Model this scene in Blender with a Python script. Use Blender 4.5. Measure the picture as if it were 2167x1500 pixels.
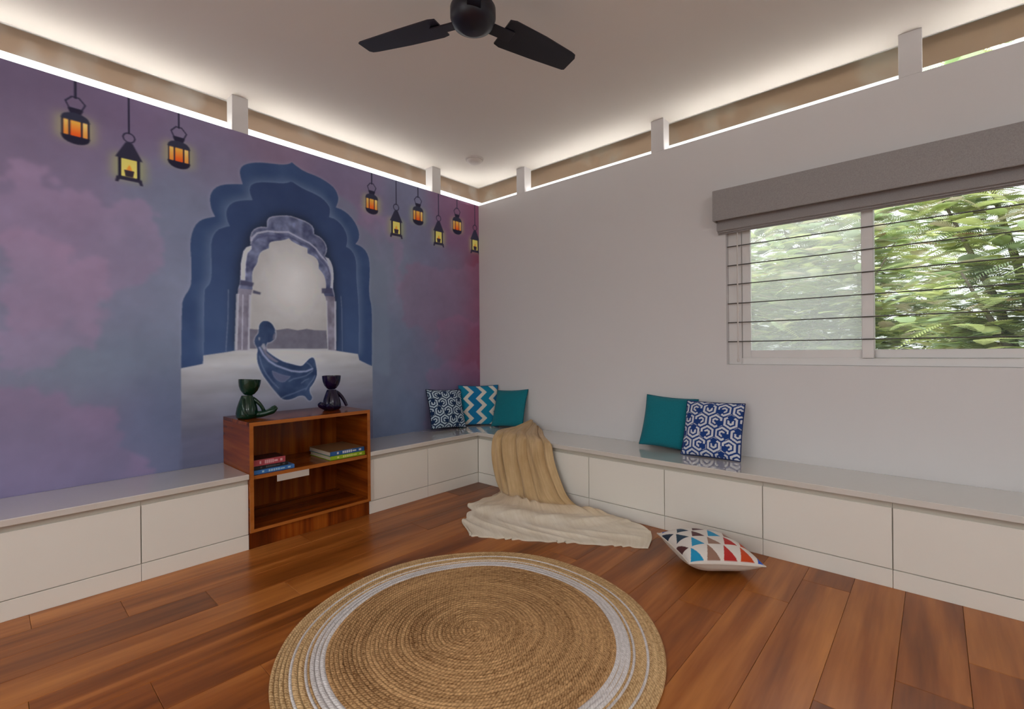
import bpy, bmesh, math, random
import numpy as np
from mathutils import Vector, Matrix

for _o in list(bpy.data.objects):
    bpy.data.objects.remove(_o, do_unlink=True)
SC = bpy.context.scene
COL = SC.collection
PI = math.pi
random.seed(7)
RNG = np.random.default_rng(11)

# ---------------------------------------------------------------- camera
cam_d = bpy.data.cameras.new('camera')
cam = bpy.data.objects.new('camera', cam_d)
COL.objects.link(cam)
cam.location = (3.4862, -3.3924, 1.1643)
cam_d.sensor_fit = 'HORIZONTAL'
cam_d.sensor_width = 36.0
cam_d.lens = 36.0 * 1000.6 / 2167.0
cam_d.shift_y = -7.1 / 2167.0
cam_d.clip_end = 200
_yaw, _roll = math.radians(41.8586), math.radians(-0.496)
_f = Vector((-math.sin(_yaw), math.cos(_yaw), 0)); _r0 = Vector((math.cos(_yaw), math.sin(_yaw), 0)); _u0 = Vector((0, 0, 1))
_r = math.cos(_roll) * _r0 + math.sin(_roll) * _u0
_u = -math.sin(_roll) * _r0 + math.cos(_roll) * _u0
cam.rotation_euler = Matrix((_r, _u, -_f)).transposed().to_euler()
SC.camera = cam

# ---------------------------------------------------------------- sky, exposure
W = bpy.data.worlds.new('overcast_sky'); SC.world = W
W.use_nodes = True
_wn, _wl = W.node_tree.nodes, W.node_tree.links
_bg = _wn['Background']
# standard overcast sky: zenith three times as bright as the horizon
_tc = _wn.new('ShaderNodeTexCoord'); _sp = _wn.new('ShaderNodeSeparateXYZ'); _wl.new(_tc.outputs['Generated'], _sp.inputs['Vector'])
_mr = _wn.new('ShaderNodeMapRange'); _mr.inputs['From Min'].default_value = 0.0; _mr.inputs['From Max'].default_value = 1.0
SKY = 1.5
_mr.inputs['To Min'].default_value = SKY; _mr.inputs['To Max'].default_value = SKY * 3.0
_wl.new(_sp.outputs['Z'], _mr.inputs['Value']); _wl.new(_mr.outputs['Result'], _bg.inputs['Strength'])
_bg.inputs['Color'].default_value = (0.95, 0.98, 1.0, 1)
STRIP_FILL = 24.0                                 # radiance of the LED strips added on the wall tops
LED = 11.4                                   # radiance of the drum lamps added to brighten the room
vs = SC.view_settings
vs.view_transform = 'Standard'; vs.look = 'None'; vs.gamma = 1.0; vs.use_curve_mapping = False
vs.exposure = 0.0
SC.cycles.use_adaptive_sampling = True
SC.cycles.adaptive_threshold = 0.05
SC.cycles.use_light_tree = False
SC.cycles.max_bounces = 5
SC.cycles.diffuse_bounces = 3
SC.cycles.glossy_bounces = 3
SC.cycles.transmission_bounces = 3
SC.cycles.transparent_max_bounces = 8
SC.cycles.caustics_reflective = False
SC.cycles.caustics_refractive = False

# ---------------------------------------------------------------- helpers
def lin(c):
    c = np.asarray(c, float) / 255.0
    return np.where(c <= 0.04045, c / 12.92, ((c + 0.055) / 1.055) ** 2.4)

def rgb(r, g, b, k=1.0):
    v = lin((r, g, b)) * k
    return (float(v[0]), float(v[1]), float(v[2]), 1.0)

class MB:
    """collects boxes, tubes and lathes; build() makes ONE mesh of them"""
    def __init__(s): s.v = []; s.f = []
    def add(s, verts, faces):
        n = len(s.v); s.v += [tuple(p) for p in verts]; s.f += [tuple(i + n for i in q) for q in faces]; return s
    def box(s, x0, y0, z0, x1, y1, z1):
        return s.add([(x0, y0, z0), (x1, y0, z0), (x1, y1, z0), (x0, y1, z0), (x0, y0, z1), (x1, y0, z1), (x1, y1, z1), (x0, y1, z1)],
                     [(0, 3, 2, 1), (4, 5, 6, 7), (0, 1, 5, 4), (1, 2, 6, 5), (2, 3, 7, 6), (3, 0, 4, 7)])
    def cbox(s, x0, y0, z0, x1, y1, z1, c=0.002):
        bm = bmesh.new(); bmesh.ops.create_cube(bm, size=1)
        for q in bm.verts:
            q.co = Vector(((x0 + x1) / 2 + q.co.x * (x1 - x0), (y0 + y1) / 2 + q.co.y * (y1 - y0), (z0 + z1) / 2 + q.co.z * (z1 - z0)))
        bmesh.ops.bevel(bm, geom=list(bm.edges), offset=c, segments=1, affect='EDGES')
        bm.verts.index_update()
        s.add([q.co for q in bm.verts], [[q.index for q in f.verts] for f in bm.faces]); bm.free(); return s
    def lathe(s, prof, seg=32, c=(0, 0, 0)):
        vs_, fs = [], []
        for r, z in prof:
            for k in range(seg):
                a = 2 * PI * k / seg; vs_.append((c[0] + r * math.cos(a), c[1] + r * math.sin(a), c[2] + z))
        for i in range(len(prof) - 1):
            for k in range(seg):
                k2 = (k + 1) % seg; fs.append((i * seg + k, i * seg + k2, (i + 1) * seg + k2, (i + 1) * seg + k))
        if prof[0][0] > 1e-5: fs.append(tuple(range(seg))[::-1])
        if prof[-1][0] > 1e-5: fs.append(tuple((len(prof) - 1) * seg + k for k in range(seg)))
        return s.add(vs_, fs)
    def tube(s, pts, rad, seg=10, closed=False):
        P = [Vector(p) for p in pts]; n = len(P)
        R = rad if isinstance(rad, (list, tuple)) else [rad] * n
        vs_, fs = [], []; up = None
        for i in range(n):
            a = P[(i - 1) % n] if (closed or i > 0) else P[i]; b = P[(i + 1) % n] if (closed or i < n - 1) else P[i]
            t = (b - a).normalized()
            if up is None: up = Vector((0, 0, 1)) if abs(t.z) < .9 else Vector((1, 0, 0))
            x = t.cross(up).normalized(); y = x.cross(t).normalized(); up = y
            for k in range(seg):
                w = 2 * PI * k / seg; vs_.append(P[i] + (x * math.cos(w) + y * math.sin(w)) * R[i])
        m = n if closed else n - 1
        for i in range(m):
            j = (i + 1) % n
            for k in range(seg):
                k2 = (k + 1) % seg; fs.append((i * seg + k, i * seg + k2, j * seg + k2, j * seg + k))
        if not closed:
            fs.append(tuple(range(seg))[::-1]); fs.append(tuple((n - 1) * seg + k for k in range(seg)))
        return s.add(vs_, fs)
    def mesh(s, name, smooth=False):
        me = bpy.data.meshes.new(name); me.from_pydata([tuple(p) for p in s.v], [], s.f); me.update()
        if smooth: shade(me, smooth)
        return me
    def build(s, name, mat, parent=None, smooth=False, world=True):
        return obj(name, s.mesh(name, smooth), mat, parent, world)

def shade(me, ang=40):
    me.polygons.foreach_set('use_smooth', [True] * len(me.polygons))
    if ang is not True: me.set_sharp_from_angle(angle=math.radians(ang))

def obj(name, me, mat, parent=None, world=True):
    o = bpy.data.objects.new(name, me); COL.objects.link(o)
    if mat is not None and len(me.materials) == 0: me.materials.append(mat)
    if parent is not None:
        o.parent = parent
        if world:
            root = Vector((0, 0, 0)); q = parent
            while q is not None: root += q.location; q = q.parent
            o.location = -root
    return o

def tag(o, label, cat, group=None):
    o['label'] = label; o['category'] = cat
    if group: o['group'] = group
    return o

def thing(name, label, cat, loc, group=None, rot=(0, 0, 0)):
    o = bpy.data.objects.new(name, None); COL.objects.link(o); o.empty_display_size = 0.1
    o.location = loc; o.rotation_euler = rot
    return tag(o, label, cat, group)

def struct(o, label=None):
    o['kind'] = 'structure'
    if label: o['label'] = label
    return o

def grid_mesh(name, P, mat=None, cols=None, smooth=True, wrap=False):
    """P: (n, m, 3) array of points"""
    n, m, _ = P.shape
    i = np.arange(n * m).reshape(n, m)
    if wrap: i = np.concatenate([i, i[:, :1]], axis=1)
    f = np.stack([i[:-1, :-1], i[:-1, 1:], i[1:, 1:], i[1:, :-1]], -1).reshape(-1, 4)
    return fast_mesh(name, P.reshape(-1, 3), f, cols.reshape(-1, 3) if cols is not None else None, smooth)

def fast_mesh(name, v, f, cols=None, smooth=False):
    me = bpy.data.meshes.new(name)
    k = f.shape[1]
    me.vertices.add(len(v)); me.vertices.foreach_set('co', np.ascontiguousarray(v, np.float32).ravel())
    me.loops.add(f.size); me.loops.foreach_set('vertex_index', np.ascontiguousarray(f, np.int32).ravel())
    me.polygons.add(len(f)); me.polygons.foreach_set('loop_start', np.arange(0, f.size, k, dtype=np.int32))
    me.polygons.foreach_set('loop_total', np.full(len(f), k, np.int32))
    if cols is not None:
        a = me.color_attributes.new('Col', 'FLOAT_COLOR', 'POINT')
        c4 = np.ones((len(v), 4), np.float32); c4[:, :3] = cols
        a.data.foreach_set('color', c4.ravel())
    if smooth: me.polygons.foreach_set('use_smooth', np.ones(len(f), bool))
    me.update(calc_edges=True); me.validate()
    return me

# ---------------------------------------------------------------- materials
def nodes(m):
    m.use_nodes = True
    return m.node_tree.nodes, m.node_tree.links, m.node_tree.nodes['Principled BSDF']

def mat(name, c, rough=0.5, spec=0.5, metal=0.0, noise=0.0, nscale=8.0, bump=0.0, bscale=80.0, coat=0.0, sheen=0.0, emit=None):
    m = bpy.data.materials.new(name); N, L, P = nodes(m)
    P.inputs['Base Color'].default_value = c; P.inputs['Roughness'].default_value = rough
    P.inputs['Specular IOR Level'].default_value = spec; P.inputs['Metallic'].default_value = metal
    P.inputs['Coat Weight'].default_value = coat; P.inputs['Coat Roughness'].default_value = 0.04
    P.inputs['Sheen Weight'].default_value = sheen
    tc = N.new('ShaderNodeTexCoord')
    if noise:
        nz = N.new('ShaderNodeTexNoise'); nz.inputs['Scale'].default_value = nscale; nz.inputs['Detail'].default_value = 5
        L.new(tc.outputs['Object'], nz.inputs['Vector'])
        r = N.new('ShaderNodeMapRange'); r.inputs['To Min'].default_value = 1 - noise; r.inputs['To Max'].default_value = 1 + noise
        L.new(nz.outputs['Fac'], r.inputs['Value'])
        mx = N.new('ShaderNodeVectorMath'); mx.operation = 'SCALE'; mx.inputs[0].default_value = c[:3]
        L.new(r.outputs['Result'], mx.inputs['Scale']); L.new(mx.outputs['Vector'], P.inputs['Base Color'])
    if bump:
        nb = N.new('ShaderNodeTexNoise'); nb.inputs['Scale'].default_value = bscale; nb.inputs['Detail'].default_value = 4
        L.new(tc.outputs['Object'], nb.inputs['Vector'])
        b = N.new('ShaderNodeBump'); b.inputs['Strength'].default_value = bump; b.inputs['Distance'].default_value = 0.004
        L.new(nb.outputs['Fac'], b.inputs['Height']); L.new(b.outputs['Normal'], P.inputs['Normal'])
    if emit:
        P.inputs['Emission Color'].default_value = c; P.inputs['Emission Strength'].default_value = emit
    return m

def col_mat(name, rough=0.7, gain=(1, 1, 1), weave=0.0, wscale=600.0, spec=0.3, translucent=0.0, sheen=0.0):
    """colour comes from the mesh's own printed colour attribute"""
    m = bpy.data.materials.new(name); N, L, P = nodes(m)
    a = N.new('ShaderNodeAttribute'); a.attribute_name = 'Col'
    mx = N.new('ShaderNodeVectorMath'); mx.operation = 'MULTIPLY'; mx.inputs[1].default_value = gain
    L.new(a.outputs['Color'], mx.inputs[0]); L.new(mx.outputs['Vector'], P.inputs['Base Color'])
    P.inputs['Roughness'].default_value = rough; P.inputs['Specular IOR Level'].default_value = spec
    P.inputs['Sheen Weight'].default_value = sheen
    if weave:
        tc = N.new('ShaderNodeTexCoord'); nb = N.new('ShaderNodeTexNoise'); nb.inputs['Scale'].default_value = wscale
        L.new(tc.outputs['Object'], nb.inputs['Vector'])
        b = N.new('ShaderNodeBump'); b.inputs['Strength'].default_value = weave; b.inputs['Distance'].default_value = 0.002
        L.new(nb.outputs['Fac'], b.inputs['Height']); L.new(b.outputs['Normal'], P.inputs['Normal'])
    if translucent:
        t = N.new('ShaderNodeBsdfTranslucent'); L.new(mx.outputs['Vector'], t.inputs['Color'])
        ms = N.new('ShaderNodeMixShader'); ms.inputs['Fac'].default_value = translucent
        L.new(P.outputs['BSDF'], ms.inputs[1]); L.new(t.outputs['BSDF'], ms.inputs[2])
        L.new(ms.outputs['Shader'], N['Material Output'].inputs['Surface'])
    return m

def glass_mat(name, haze=0.0, tint=(0.96, 0.98, 0.97), smudge=0.0, refl=0.06):
    m = bpy.data.materials.new(name); N, L, P = nodes(m)
    N.remove(P); out = N['Material Output']
    t = N.new('ShaderNodeBsdfTransparent'); t.inputs['Color'].default_value = (*tint, 1)
    g = N.new('ShaderNodeBsdfGlossy'); g.inputs['Roughness'].default_value = 0.03
    lw = N.new('ShaderNodeFresnel'); lw.inputs['IOR'].default_value = 1.2
    mg = N.new('ShaderNodeMixShader'); L.new(lw.outputs['Fac'], mg.inputs['Fac'])
    L.new(t.outputs['BSDF'], mg.inputs[1]); L.new(g.outputs['BSDF'], mg.inputs[2])
    last = mg
    if haze or smudge:
        tr = N.new('ShaderNodeBsdfTranslucent'); tr.inputs['Color'].default_value = (.9, .92, .9, 1)
        mh = N.new('ShaderNodeMixShader'); mh.inputs['Fac'].default_value = haze
        if smudge:
            tc = N.new('ShaderNodeTexCoord'); nz = N.new('ShaderNodeTexNoise'); nz.inputs['Scale'].default_value = 5; nz.inputs['Detail'].default_value = 1.5
            L.new(tc.outputs['Object'], nz.inputs['Vector'])
            mr = N.new('ShaderNodeMapRange'); mr.inputs['From Min'].default_value = .5; mr.inputs['From Max'].default_value = .8
            mr.inputs['To Min'].default_value = haze; mr.inputs['To Max'].default_value = haze + smudge
            L.new(nz.outputs['Fac'], mr.inputs['Value']); L.new(mr.outputs['Result'], mh.inputs['Fac'])
        L.new(last.outputs['Shader'], mh.inputs[1]); L.new(tr.outputs['BSDF'], mh.inputs[2]); last = mh
    L.new(last.outputs['Shader'], out.inputs['Surface'])
    return m

def wood_mat(name, ramp, axis='Y', rough=0.35, across=9.0, along=0.7, bump=0.03, vary=0.35, coat=0.0):
    """plank wood: grain stretched along one axis, each board shifted by its own random number"""
    m = bpy.data.materials.new(name); N, L, P = nodes(m)
    tc = N.new('ShaderNodeTexCoord'); oi = N.new('ShaderNodeObjectInfo')
    sc = {'X': (along, across, across), 'Y': (across, along, across), 'Z': (across, across, along)}[axis]
    off = N.new('ShaderNodeVectorMath'); off.operation = 'SCALE'; off.inputs[0].default_value = (37.0, 23.0, 51.0)
    L.new(oi.outputs['Random'], off.inputs['Scale'])
    ad = N.new('ShaderNodeVectorMath'); ad.operation = 'ADD'
    L.new(tc.outputs['Object'], ad.inputs[0]); L.new(off.outputs['Vector'], ad.inputs[1])
    mp = N.new('ShaderNodeMapping'); mp.inputs['Scale'].default_value = sc
    L.new(ad.outputs['Vector'], mp.inputs['Vector'])
    n1 = N.new('ShaderNodeTexNoise'); n1.inputs['Scale'].default_value = 0.55; n1.inputs['Detail'].default_value = 4; n1.inputs['Distortion'].default_value = 1.2
    L.new(mp.outputs['Vector'], n1.inputs['Vector'])
    n2 = N.new('ShaderNodeTexNoise'); n2.inputs['Scale'].default_value = 4.5; n2.inputs['Detail'].default_value = 6
    L.new(mp.outputs['Vector'], n2.inputs['Vector'])
    k = N.new('ShaderNodeMath'); k.operation = 'MULTIPLY_ADD'; k.inputs[1].default_value = 0.35
    L.new(n2.outputs['Fac'], k.inputs[0]); L.new(n1.outputs['Fac'], k.inputs[2])
    k2 = N.new('ShaderNodeMath'); k2.operation = 'MULTIPLY_ADD'; k2.inputs[1].default_value = vary
    L.new(oi.outputs['Random'], k2.inputs[0]); L.new(k.outputs['Value'], k2.inputs[2])
    k3 = N.new('ShaderNodeMath'); k3.operation = 'SUBTRACT'; k3.inputs[1].default_value = 0.17 + vary * 0.5
    L.new(k2.outputs['Value'], k3.inputs[0])
    cr = N.new('ShaderNodeValToRGB'); els = cr.color_ramp.elements
    els[0].position = ramp[0][0]; els[0].color = ramp[0][1]; els[1].position = ramp[-1][0]; els[1].color = ramp[-1][1]
    for p, c in ramp[1:-1]:
        e = els.new(p); e.color = c
    L.new(k3.outputs['Value'], cr.inputs['Fac']); L.new(cr.outputs['Color'], P.inputs['Base Color'])
    P.inputs['Roughness'].default_value = rough; P.inputs['Specular IOR Level'].default_value = .32; P.inputs['Coat Weight'].default_value = coat
    b = N.new('ShaderNodeBump'); b.inputs['Strength'].default_value = bump; b.inputs['Distance'].default_value = 0.003
    L.new(n2.outputs['Fac'], b.inputs['Height']); L.new(b.outputs['Normal'], P.inputs['Normal'])
    return m

M = {}
M['wall'] = mat('white_wall_paint', rgb(232, 228, 228), 0.85, 0.2, bump=0.02, bscale=120, noise=.012, nscale=2)
M['ceil'] = mat('ceiling_paint', rgb(243, 237, 230), 0.9, 0.2, noise=.012, nscale=1.5)
M['soffit'] = mat('beige_soffit_paint', rgb(158, 128, 106), 0.9, 0.2, noise=.06, nscale=3)
M['lam'] = mat('white_gloss_laminate', rgb(245, 238, 228), 0.22, 0.5)
M['groove'] = mat('shadow_groove_laminate', rgb(205, 196, 182), 0.5)
M['slab'] = mat('polished_white_quartz', rgb(222, 214, 206), 0.12, 0.6, noise=.02, nscale=60, coat=1.0)
M['slab'].node_tree.nodes['Principled BSDF'].inputs['Coat IOR'].default_value = 1.7
M['upvc'] = mat('white_window_frame', rgb(235, 230, 228), 0.35, 0.5)
M['rod'] = mat('dark_steel_rod', rgb(84, 80, 76), 0.4, 0.5, 0.5)
M['glass'] = glass_mat('clear_glass')
M['glass_hazy'] = glass_mat('hazy_sash_glass', haze=0.22)
M['glass_top'] = glass_mat('smudged_strip_glass', haze=0.03, smudge=0.22)
M['blind'] = mat('grey_blind_linen', rgb(166, 161, 160), 0.9, 0.2, noise=.30, nscale=220, bump=.12, bscale=420)
M['blind_dark'] = mat('dark_blind_lining', rgb(60, 55, 54), 0.9, 0.1)
M['fan'] = mat('navy_black_fan_paint', rgb(20, 18, 34), 0.4, 0.5)
M['plastic'] = mat('white_plastic', rgb(225, 216, 210), 0.4, 0.5)
M['dark'] = mat('dark_metal', rgb(40, 38, 40), 0.4, 0.5, .5)
_r = [(0.10, rgb(58, 25, 6)), (0.30, rgb(114, 58, 18)), (0.50, rgb(154, 85, 32)), (0.80, rgb(200, 126, 62))]
M['plank'] = wood_mat('brown_laminate_plank', _r, 'Y', 0.30, 8.0, 0.55, 0.02, 0.20)
_r2 = [(0.14, rgb(58, 20, 5)), (0.38, rgb(100, 40, 8)), (0.58, rgb(142, 64, 14)), (0.8, rgb(176, 94, 28))]
M['teak_z'] = wood_mat('glossy_teak_upright_grain', _r2, 'Z', 0.2, 11.0, 0.6, 0.02, 0.12)
M['teak_y'] = wood_mat('glossy_teak_long_grain', _r2, 'Y', 0.2, 11.0, 0.6, 0.02, 0.12)
M['teak_x'] = wood_mat('glossy_teak_cross_grain', _r2, 'X', 0.2, 11.0, 0.6, 0.02, 0.12)
M['teak_e'] = wood_mat('teak_edge_band', [(0.1, rgb(132, 68, 22)), (0.5, rgb(178, 102, 42)), (0.9, rgb(196, 122, 58))], 'Y', 0.25, 9.0, 0.6, 0.01, 0.1)
M['mural'] = col_mat('printed_mural_paper', 0.62, (1.95, 2.3, 2.5))
M['print'] = col_mat('printed_cotton', 0.85, weave=.25, wscale=900, sheen=.1)
M['outside'] = mat('outside_ground', rgb(142, 132, 122), 0.95, 0.1, noise=.2, nscale=.4)
M['led'] = mat('led_diffuser', (0.93, 0.98, 1.0, 1), 0.5, emit=LED)
M['cove'] = mat('cove_led_diffuser', (1.0, 0.97, 0.92, 1), 0.5, emit=STRIP_FILL)

# ================================================================= room shell
ZC, ZW = 2.897, 2.656          # ceiling, top of the walls
XR, YB = 5.6, -5.4             # far ends of the room behind the camera
base = MB().box(-.2, YB - .2, -3.6, XR + .2, .2, -.03).build('floor_slab', M['outside'])
struct(base, 'storey below the room')
ground = MB().box(-45, -45, -3.75, 45, 60, -3.6).build('ground', M['outside']); struct(ground)

floor = MB().box(-.2, YB - .2, -.03, XR + .2, .2, -.012).build('floor', M['dark']); struct(floor)
PWD, PLN = 0.1971, 1.215
nplank = 0
for k in range(-1, 26):
    x0 = 0.613 + PWD * k; x1 = min(x0 + PWD, XR)
    if x1 - x0 < .02: continue
    ph = (-2.97 + .295 * k) % PLN
    ys = [YB]; y = YB - (YB % PLN) + ph - PLN
    while y < 0:
        if y > YB + .08: ys.append(y)
        y += PLN
    ys.append(-.1)
    for a, b in zip(ys[:-1], ys[1:]):
        if b - a < .03: continue
        g = 0.0005
        o = MB().cbox(x0 + g - (x0 + x1) / 2, a + g - (a + b) / 2, -.0115, x1 - g - (x0 + x1) / 2, b - g - (a + b) / 2, 0, .0012).build('plank', M['plank'], floor, world=False)
        o.location = ((x0 + x1) / 2, (a + b) / 2, 0)
        nplank += 1

wall_left = MB().box(-.2, YB - .2, -.03, 0, .2, ZW).build('wall_left', M['wall']); struct(wall_left)
# the window wall: four blocks around the opening, one mesh
WX0, WX1, WZ0, WZ1 = 2.42, 3.98, 1.06, 2.16
wall_right = MB().box(0, 0, -.03, WX0, .2, ZW).box(WX1, 0, -.03, XR + .2, .2, ZW).box(WX0, 0, -.03, WX1, .2, WZ0).box(WX0, 0, WZ1, WX1, .2, ZW).build('wall_right', M['wall'])
struct(wall_right)
DX0, DX1, DZ = 0.9, 4.9, 2.35  # opening for the door added as a daylight source
wall_back = MB().box(0, YB - .2, -.03, DX0, YB, ZC).box(DX1, YB - .2, -.03, XR + .2, YB, ZC).box(DX0, YB - .2, DZ, DX1, YB, ZC).build('wall_back', M['wall']); struct(wall_back)
wall_side = MB().box(XR, YB, -.03, XR + .2, 0, ZC).build('wall_side', M['wall']); struct(wall_side)
ceiling = MB().box(-.118, YB - .2, ZC, XR + .2, .118, ZC + .15).build('ceiling', M['ceil']); struct(ceiling)
soffit = MB().box(-.455, YB - .2, ZC, -.118, .50, ZC + .15).box(-.118, .118, ZC, XR + .2, .50, ZC + .15).build('trim_1', M['soffit'])
struct(soffit, 'beige underside of the roof overhang seen through the glass strips')

# short square pillars carrying the ceiling over the walls
for y in (-3.96, -2.23, -.544):
    MB().cbox(-.1, y - .05, ZW, 0, y + .05, ZC, .002).build('pillar', M['wall'], wall_left)
for x in (.572, 1.934, 3.392, 4.8):
    MB().cbox(x - .05, 0, ZW, x + .05, .1, ZC, .002).build('pillar', M['wall'], wall_right)
# glass strips between wall top and ceiling
w2 = MB().box(-.124, YB, ZW, -.112, .118, ZW + .006).box(-.124, YB, ZC - .005, -.112, .118, ZC).build('window_2', M['upvc']); struct(w2, 'long glass strip above the mural wall')
for a, b in ((YB, -3.96), (-3.96, -2.23), (-2.23, -.544), (-.544, .112)):
    MB().box(-.121, a + .001, ZW + .006, -.115, b - .001, ZC - .005).build('pane', M['glass_top'], w2)
w3 = MB().box(-.118, .112, ZW, XR, .124, ZW + .006).box(-.118, .112, ZC - .005, XR, .124, ZC).build('window_3', M['upvc']); struct(w3, 'long glass strip above the window wall')
for a, b in ((-.112, .572), (.572, 1.934), (1.934, 3.392), (3.392, 4.8), (4.8, XR)):
    MB().box(a + .001, .115, ZW + .006, b - .001, .121, ZC - .005).build('pane', M['glass_top'], w3)

# sliding window: outer frame, two sashes, panes, security rods
fr = MB()
fr.cbox(WX0, .045, WZ0, WX0 + .085, .125, WZ1, .003); fr.cbox(WX1 - .085, .045, WZ0, WX1, .125, WZ1, .003)
fr.cbox(WX0 + .085, .045, WZ0, WX1 - .085, .125, WZ0 + .045, .003); fr.cbox(WX0 + .085, .045, WZ1 - .045, WX1 - .085, .125, WZ1, .003)
w1 = fr.build('window_1', M['upvc']); struct(w1, 'white sliding window with horizontal security rods')
def sash(x0, x1, y0, y1, glassm, st=.052):
    z0, z1 = WZ0 + .046, WZ1 - .046
    f = MB()
    f.cbox(x0, y0, z0, x0 + st, y1, z1, .003); f.cbox(x1 - st, y0, z0, x1, y1, z1, .003)
    f.cbox(x0 + st, y0, z0, x1 - st, y1, z0 + .05, .003); f.cbox(x0 + st, y0, z1 - .05, x1 - st, y1, z1, .003)
    s = f.build('sash', M['upvc'], w1)
    MB().box(x0 + st - .004, (y0 + y1) / 2 - .003, z0 + .046, x1 - st + .004, (y0 + y1) / 2 + .003, z1 - .046).build('pane', glassm, s)
    return s
sash(2.508, 3.222, .05, .08, M['glass_hazy'])
sash(3.170, 3.893, .09, .12, M['glass'])
MB().cbox(3.165, .03, WZ0 + .046, 3.222, .0495, WZ1 - .046, .003).build('mullion', M['upvc'], w1)
for i in range(8):
    z = 1.216 + .13 * i
    MB().tube([(WX0 + .004, .022, z), (WX1 - .004, .022, z)], .0034, 8).build('security_rod', M['rod'], w1, smooth=60)

# glazed door added behind the camera to let in more daylight
dr = MB().box(DX0, YB - .12, 0, DX0 + .07, YB - .05, DZ).box(DX1 - .07, YB - .12, 0, DX1, YB - .05, DZ).box(DX0 + .07, YB - .12, DZ - .07, DX1 - .07, YB - .05, DZ).box(DX0 + .07, YB - .12, 0, DX1 - .07, YB - .05, .05)
dr.box(2.865, YB - .12, .05, 2.935, YB - .05, DZ - .07)
d1 = dr.build('door_1', M['upvc']); struct(d1, 'wide glazed sliding door behind the camera')
for a, b in ((DX0 + .07, 2.865), (2.935, DX1 - .07)):
    MB().box(a, YB - .09, .05, b, YB - .084, DZ - .07).build('pane', M['glass'], d1)

# opal drum lamps added out of view to brighten the room
for i, (x, y, nm) in enumerate(((4.95, -2.7, 'beside the side wall'), (4.75, -4.5, 'in the rear corner'), (2.0, -4.6, 'near the garden door'))):
    t = thing('drum_lamp', 'white opal drum pendant lamp ' + nm, 'ceiling lamp', (x, y, ZC), 'drum ceiling lamps')
    MB().lathe([(0, -.02), (.06, -.02), (.06, 0), (0, 0)], 24).build('canopy', M['plastic'], t, smooth=40, world=False)
    MB().tube([(0, 0, -.02), (0, 0, -.56)], .008, 10).build('stem', M['plastic'], t, smooth=40, world=False)
    MB().lathe([(0, -.72), (.24, -.72), (.26, -.70), (.26, -.58), (.24, -.56), (0, -.56)], 24).build('shade', M['led'], t, smooth=40, world=False)
# LED strips added out of sight on the two walls to brighten the ceiling
def strip(nm, label, a, b):
    t = thing('led_strip', label, 'light strip', ((a[0] + b[0]) / 2, (a[1] + b[1]) / 2, ZW), 'LED strips on the wall tops')
    MB().box(a[0], a[1], ZW, b[0], b[1], ZW + .004).build('channel', M['plastic'], t)
    d = .003
    MB().box(a[0] + d, a[1] + d, ZW + .004, b[0] - d, b[1] - d, ZW + .008).build('diffuser', M['cove'], t)
for a, b, w in ((-5.3, -4.03, 'behind the camera'), (-3.9, -2.29, 'left of the mural arch'), (-2.17, -.61, 'over the mural arch'), (-.48, -.02, 'over the mural in the corner')):
    strip(0, 'thin LED strip on the mural wall top ' + w, (-.075, a), (-.055, b))
for a, b, w in ((.02, .51, 'in the corner'), (.64, 1.87, 'left of the middle pillar'), (2.0, 3.33, 'right of the middle pillar'), (3.46, 4.74, 'over the window')):
    strip(0, 'thin LED strip on the window wall top ' + w, (a, .055), (b, .075))

# ================================================================= built-in bench
SL = 0.0
def cab_left(y0, y1, label, filler=None):
    t = thing('bench_cabinet', label, 'cabinet', (.22, (y0 + y1) / 2, 0), 'drawer units of the built-in bench')
    MB().box(.004, y0, 0.0, .434, y1, .418).build('carcass', M['groove'], t)
    MB().cbox(.434, y0 + .0005, 0, .4455, y1 - .0005, .088, .001).build('plinth_panel', M['lam'], t)
    a = y0
    if filler: MB().cbox(.434, y0 + .0005, .092, .4455, y0 + filler, .388, .001).build('filler_strip', M['lam'], t); a = y0 + filler
    MB().cbox(.434, a + .0018, .092, .4455, y1 - .0018, .388, .0012).build('drawer_front', M['lam'], t)
    return t
def cab_right(x0, x1, label):
    t = thing('bench_cabinet', label, 'cabinet', ((x0 + x1) / 2, -.22, 0), 'drawer units of the built-in bench')
    MB().box(x0, -.450, 0.0, x1, -.004, .418).build('carcass', M['groove'], t)
    MB().cbox(x0 + .0005, -.4615, 0, x1 - .0005, -.450, .088, .001).build('plinth_panel', M['lam'], t)
    MB().cbox(x0 + .0018, -.4615, .092, x1 - .0018, -.450, .388, .0012).build('drawer_front', M['lam'], t)
    return t
cab_left(-3.88, -3.371, 'white drawer unit of the bench at the far left end')
cab_left(-3.37, -2.861, 'white drawer unit, second to the left of the wooden bookshelf')
cab_left(-2.86, -2.351, 'white drawer unit touching the left side of the wooden bookshelf')
cab_left(-1.549, -1.022, 'white drawer unit touching the right side of the wooden bookshelf', .035)
cab_left(-1.021, -.463, 'white drawer unit under the mural, next to the bench corner')
cab_right(.447, 1.028, 'white drawer unit half hidden by the beige throw at the bench corner')
cab_right(1.029, 1.599, 'white drawer unit behind the hanging beige throw')
cab_right(1.600, 2.1725, 'white drawer unit right of the beige throw')
cab_right(2.1735, 2.751, 'white drawer unit behind the triangle-print floor cushion')
cab_right(2.752, 3.3245, 'white drawer unit under the left half of the window')
cab_right(3.3255, 3.9, 'white drawer unit under the right half of the window')
cab_right(3.901, 4.47, 'white drawer unit at the far right end of the bench')
MB().box(.004, -.46, 0, .4445, -.004, .418).build('bench_corner_block', M['groove'])
tag(bpy.data.objects['bench_corner_block'], 'blind corner carcass joining the two bench runs', 'cabinet')
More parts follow.
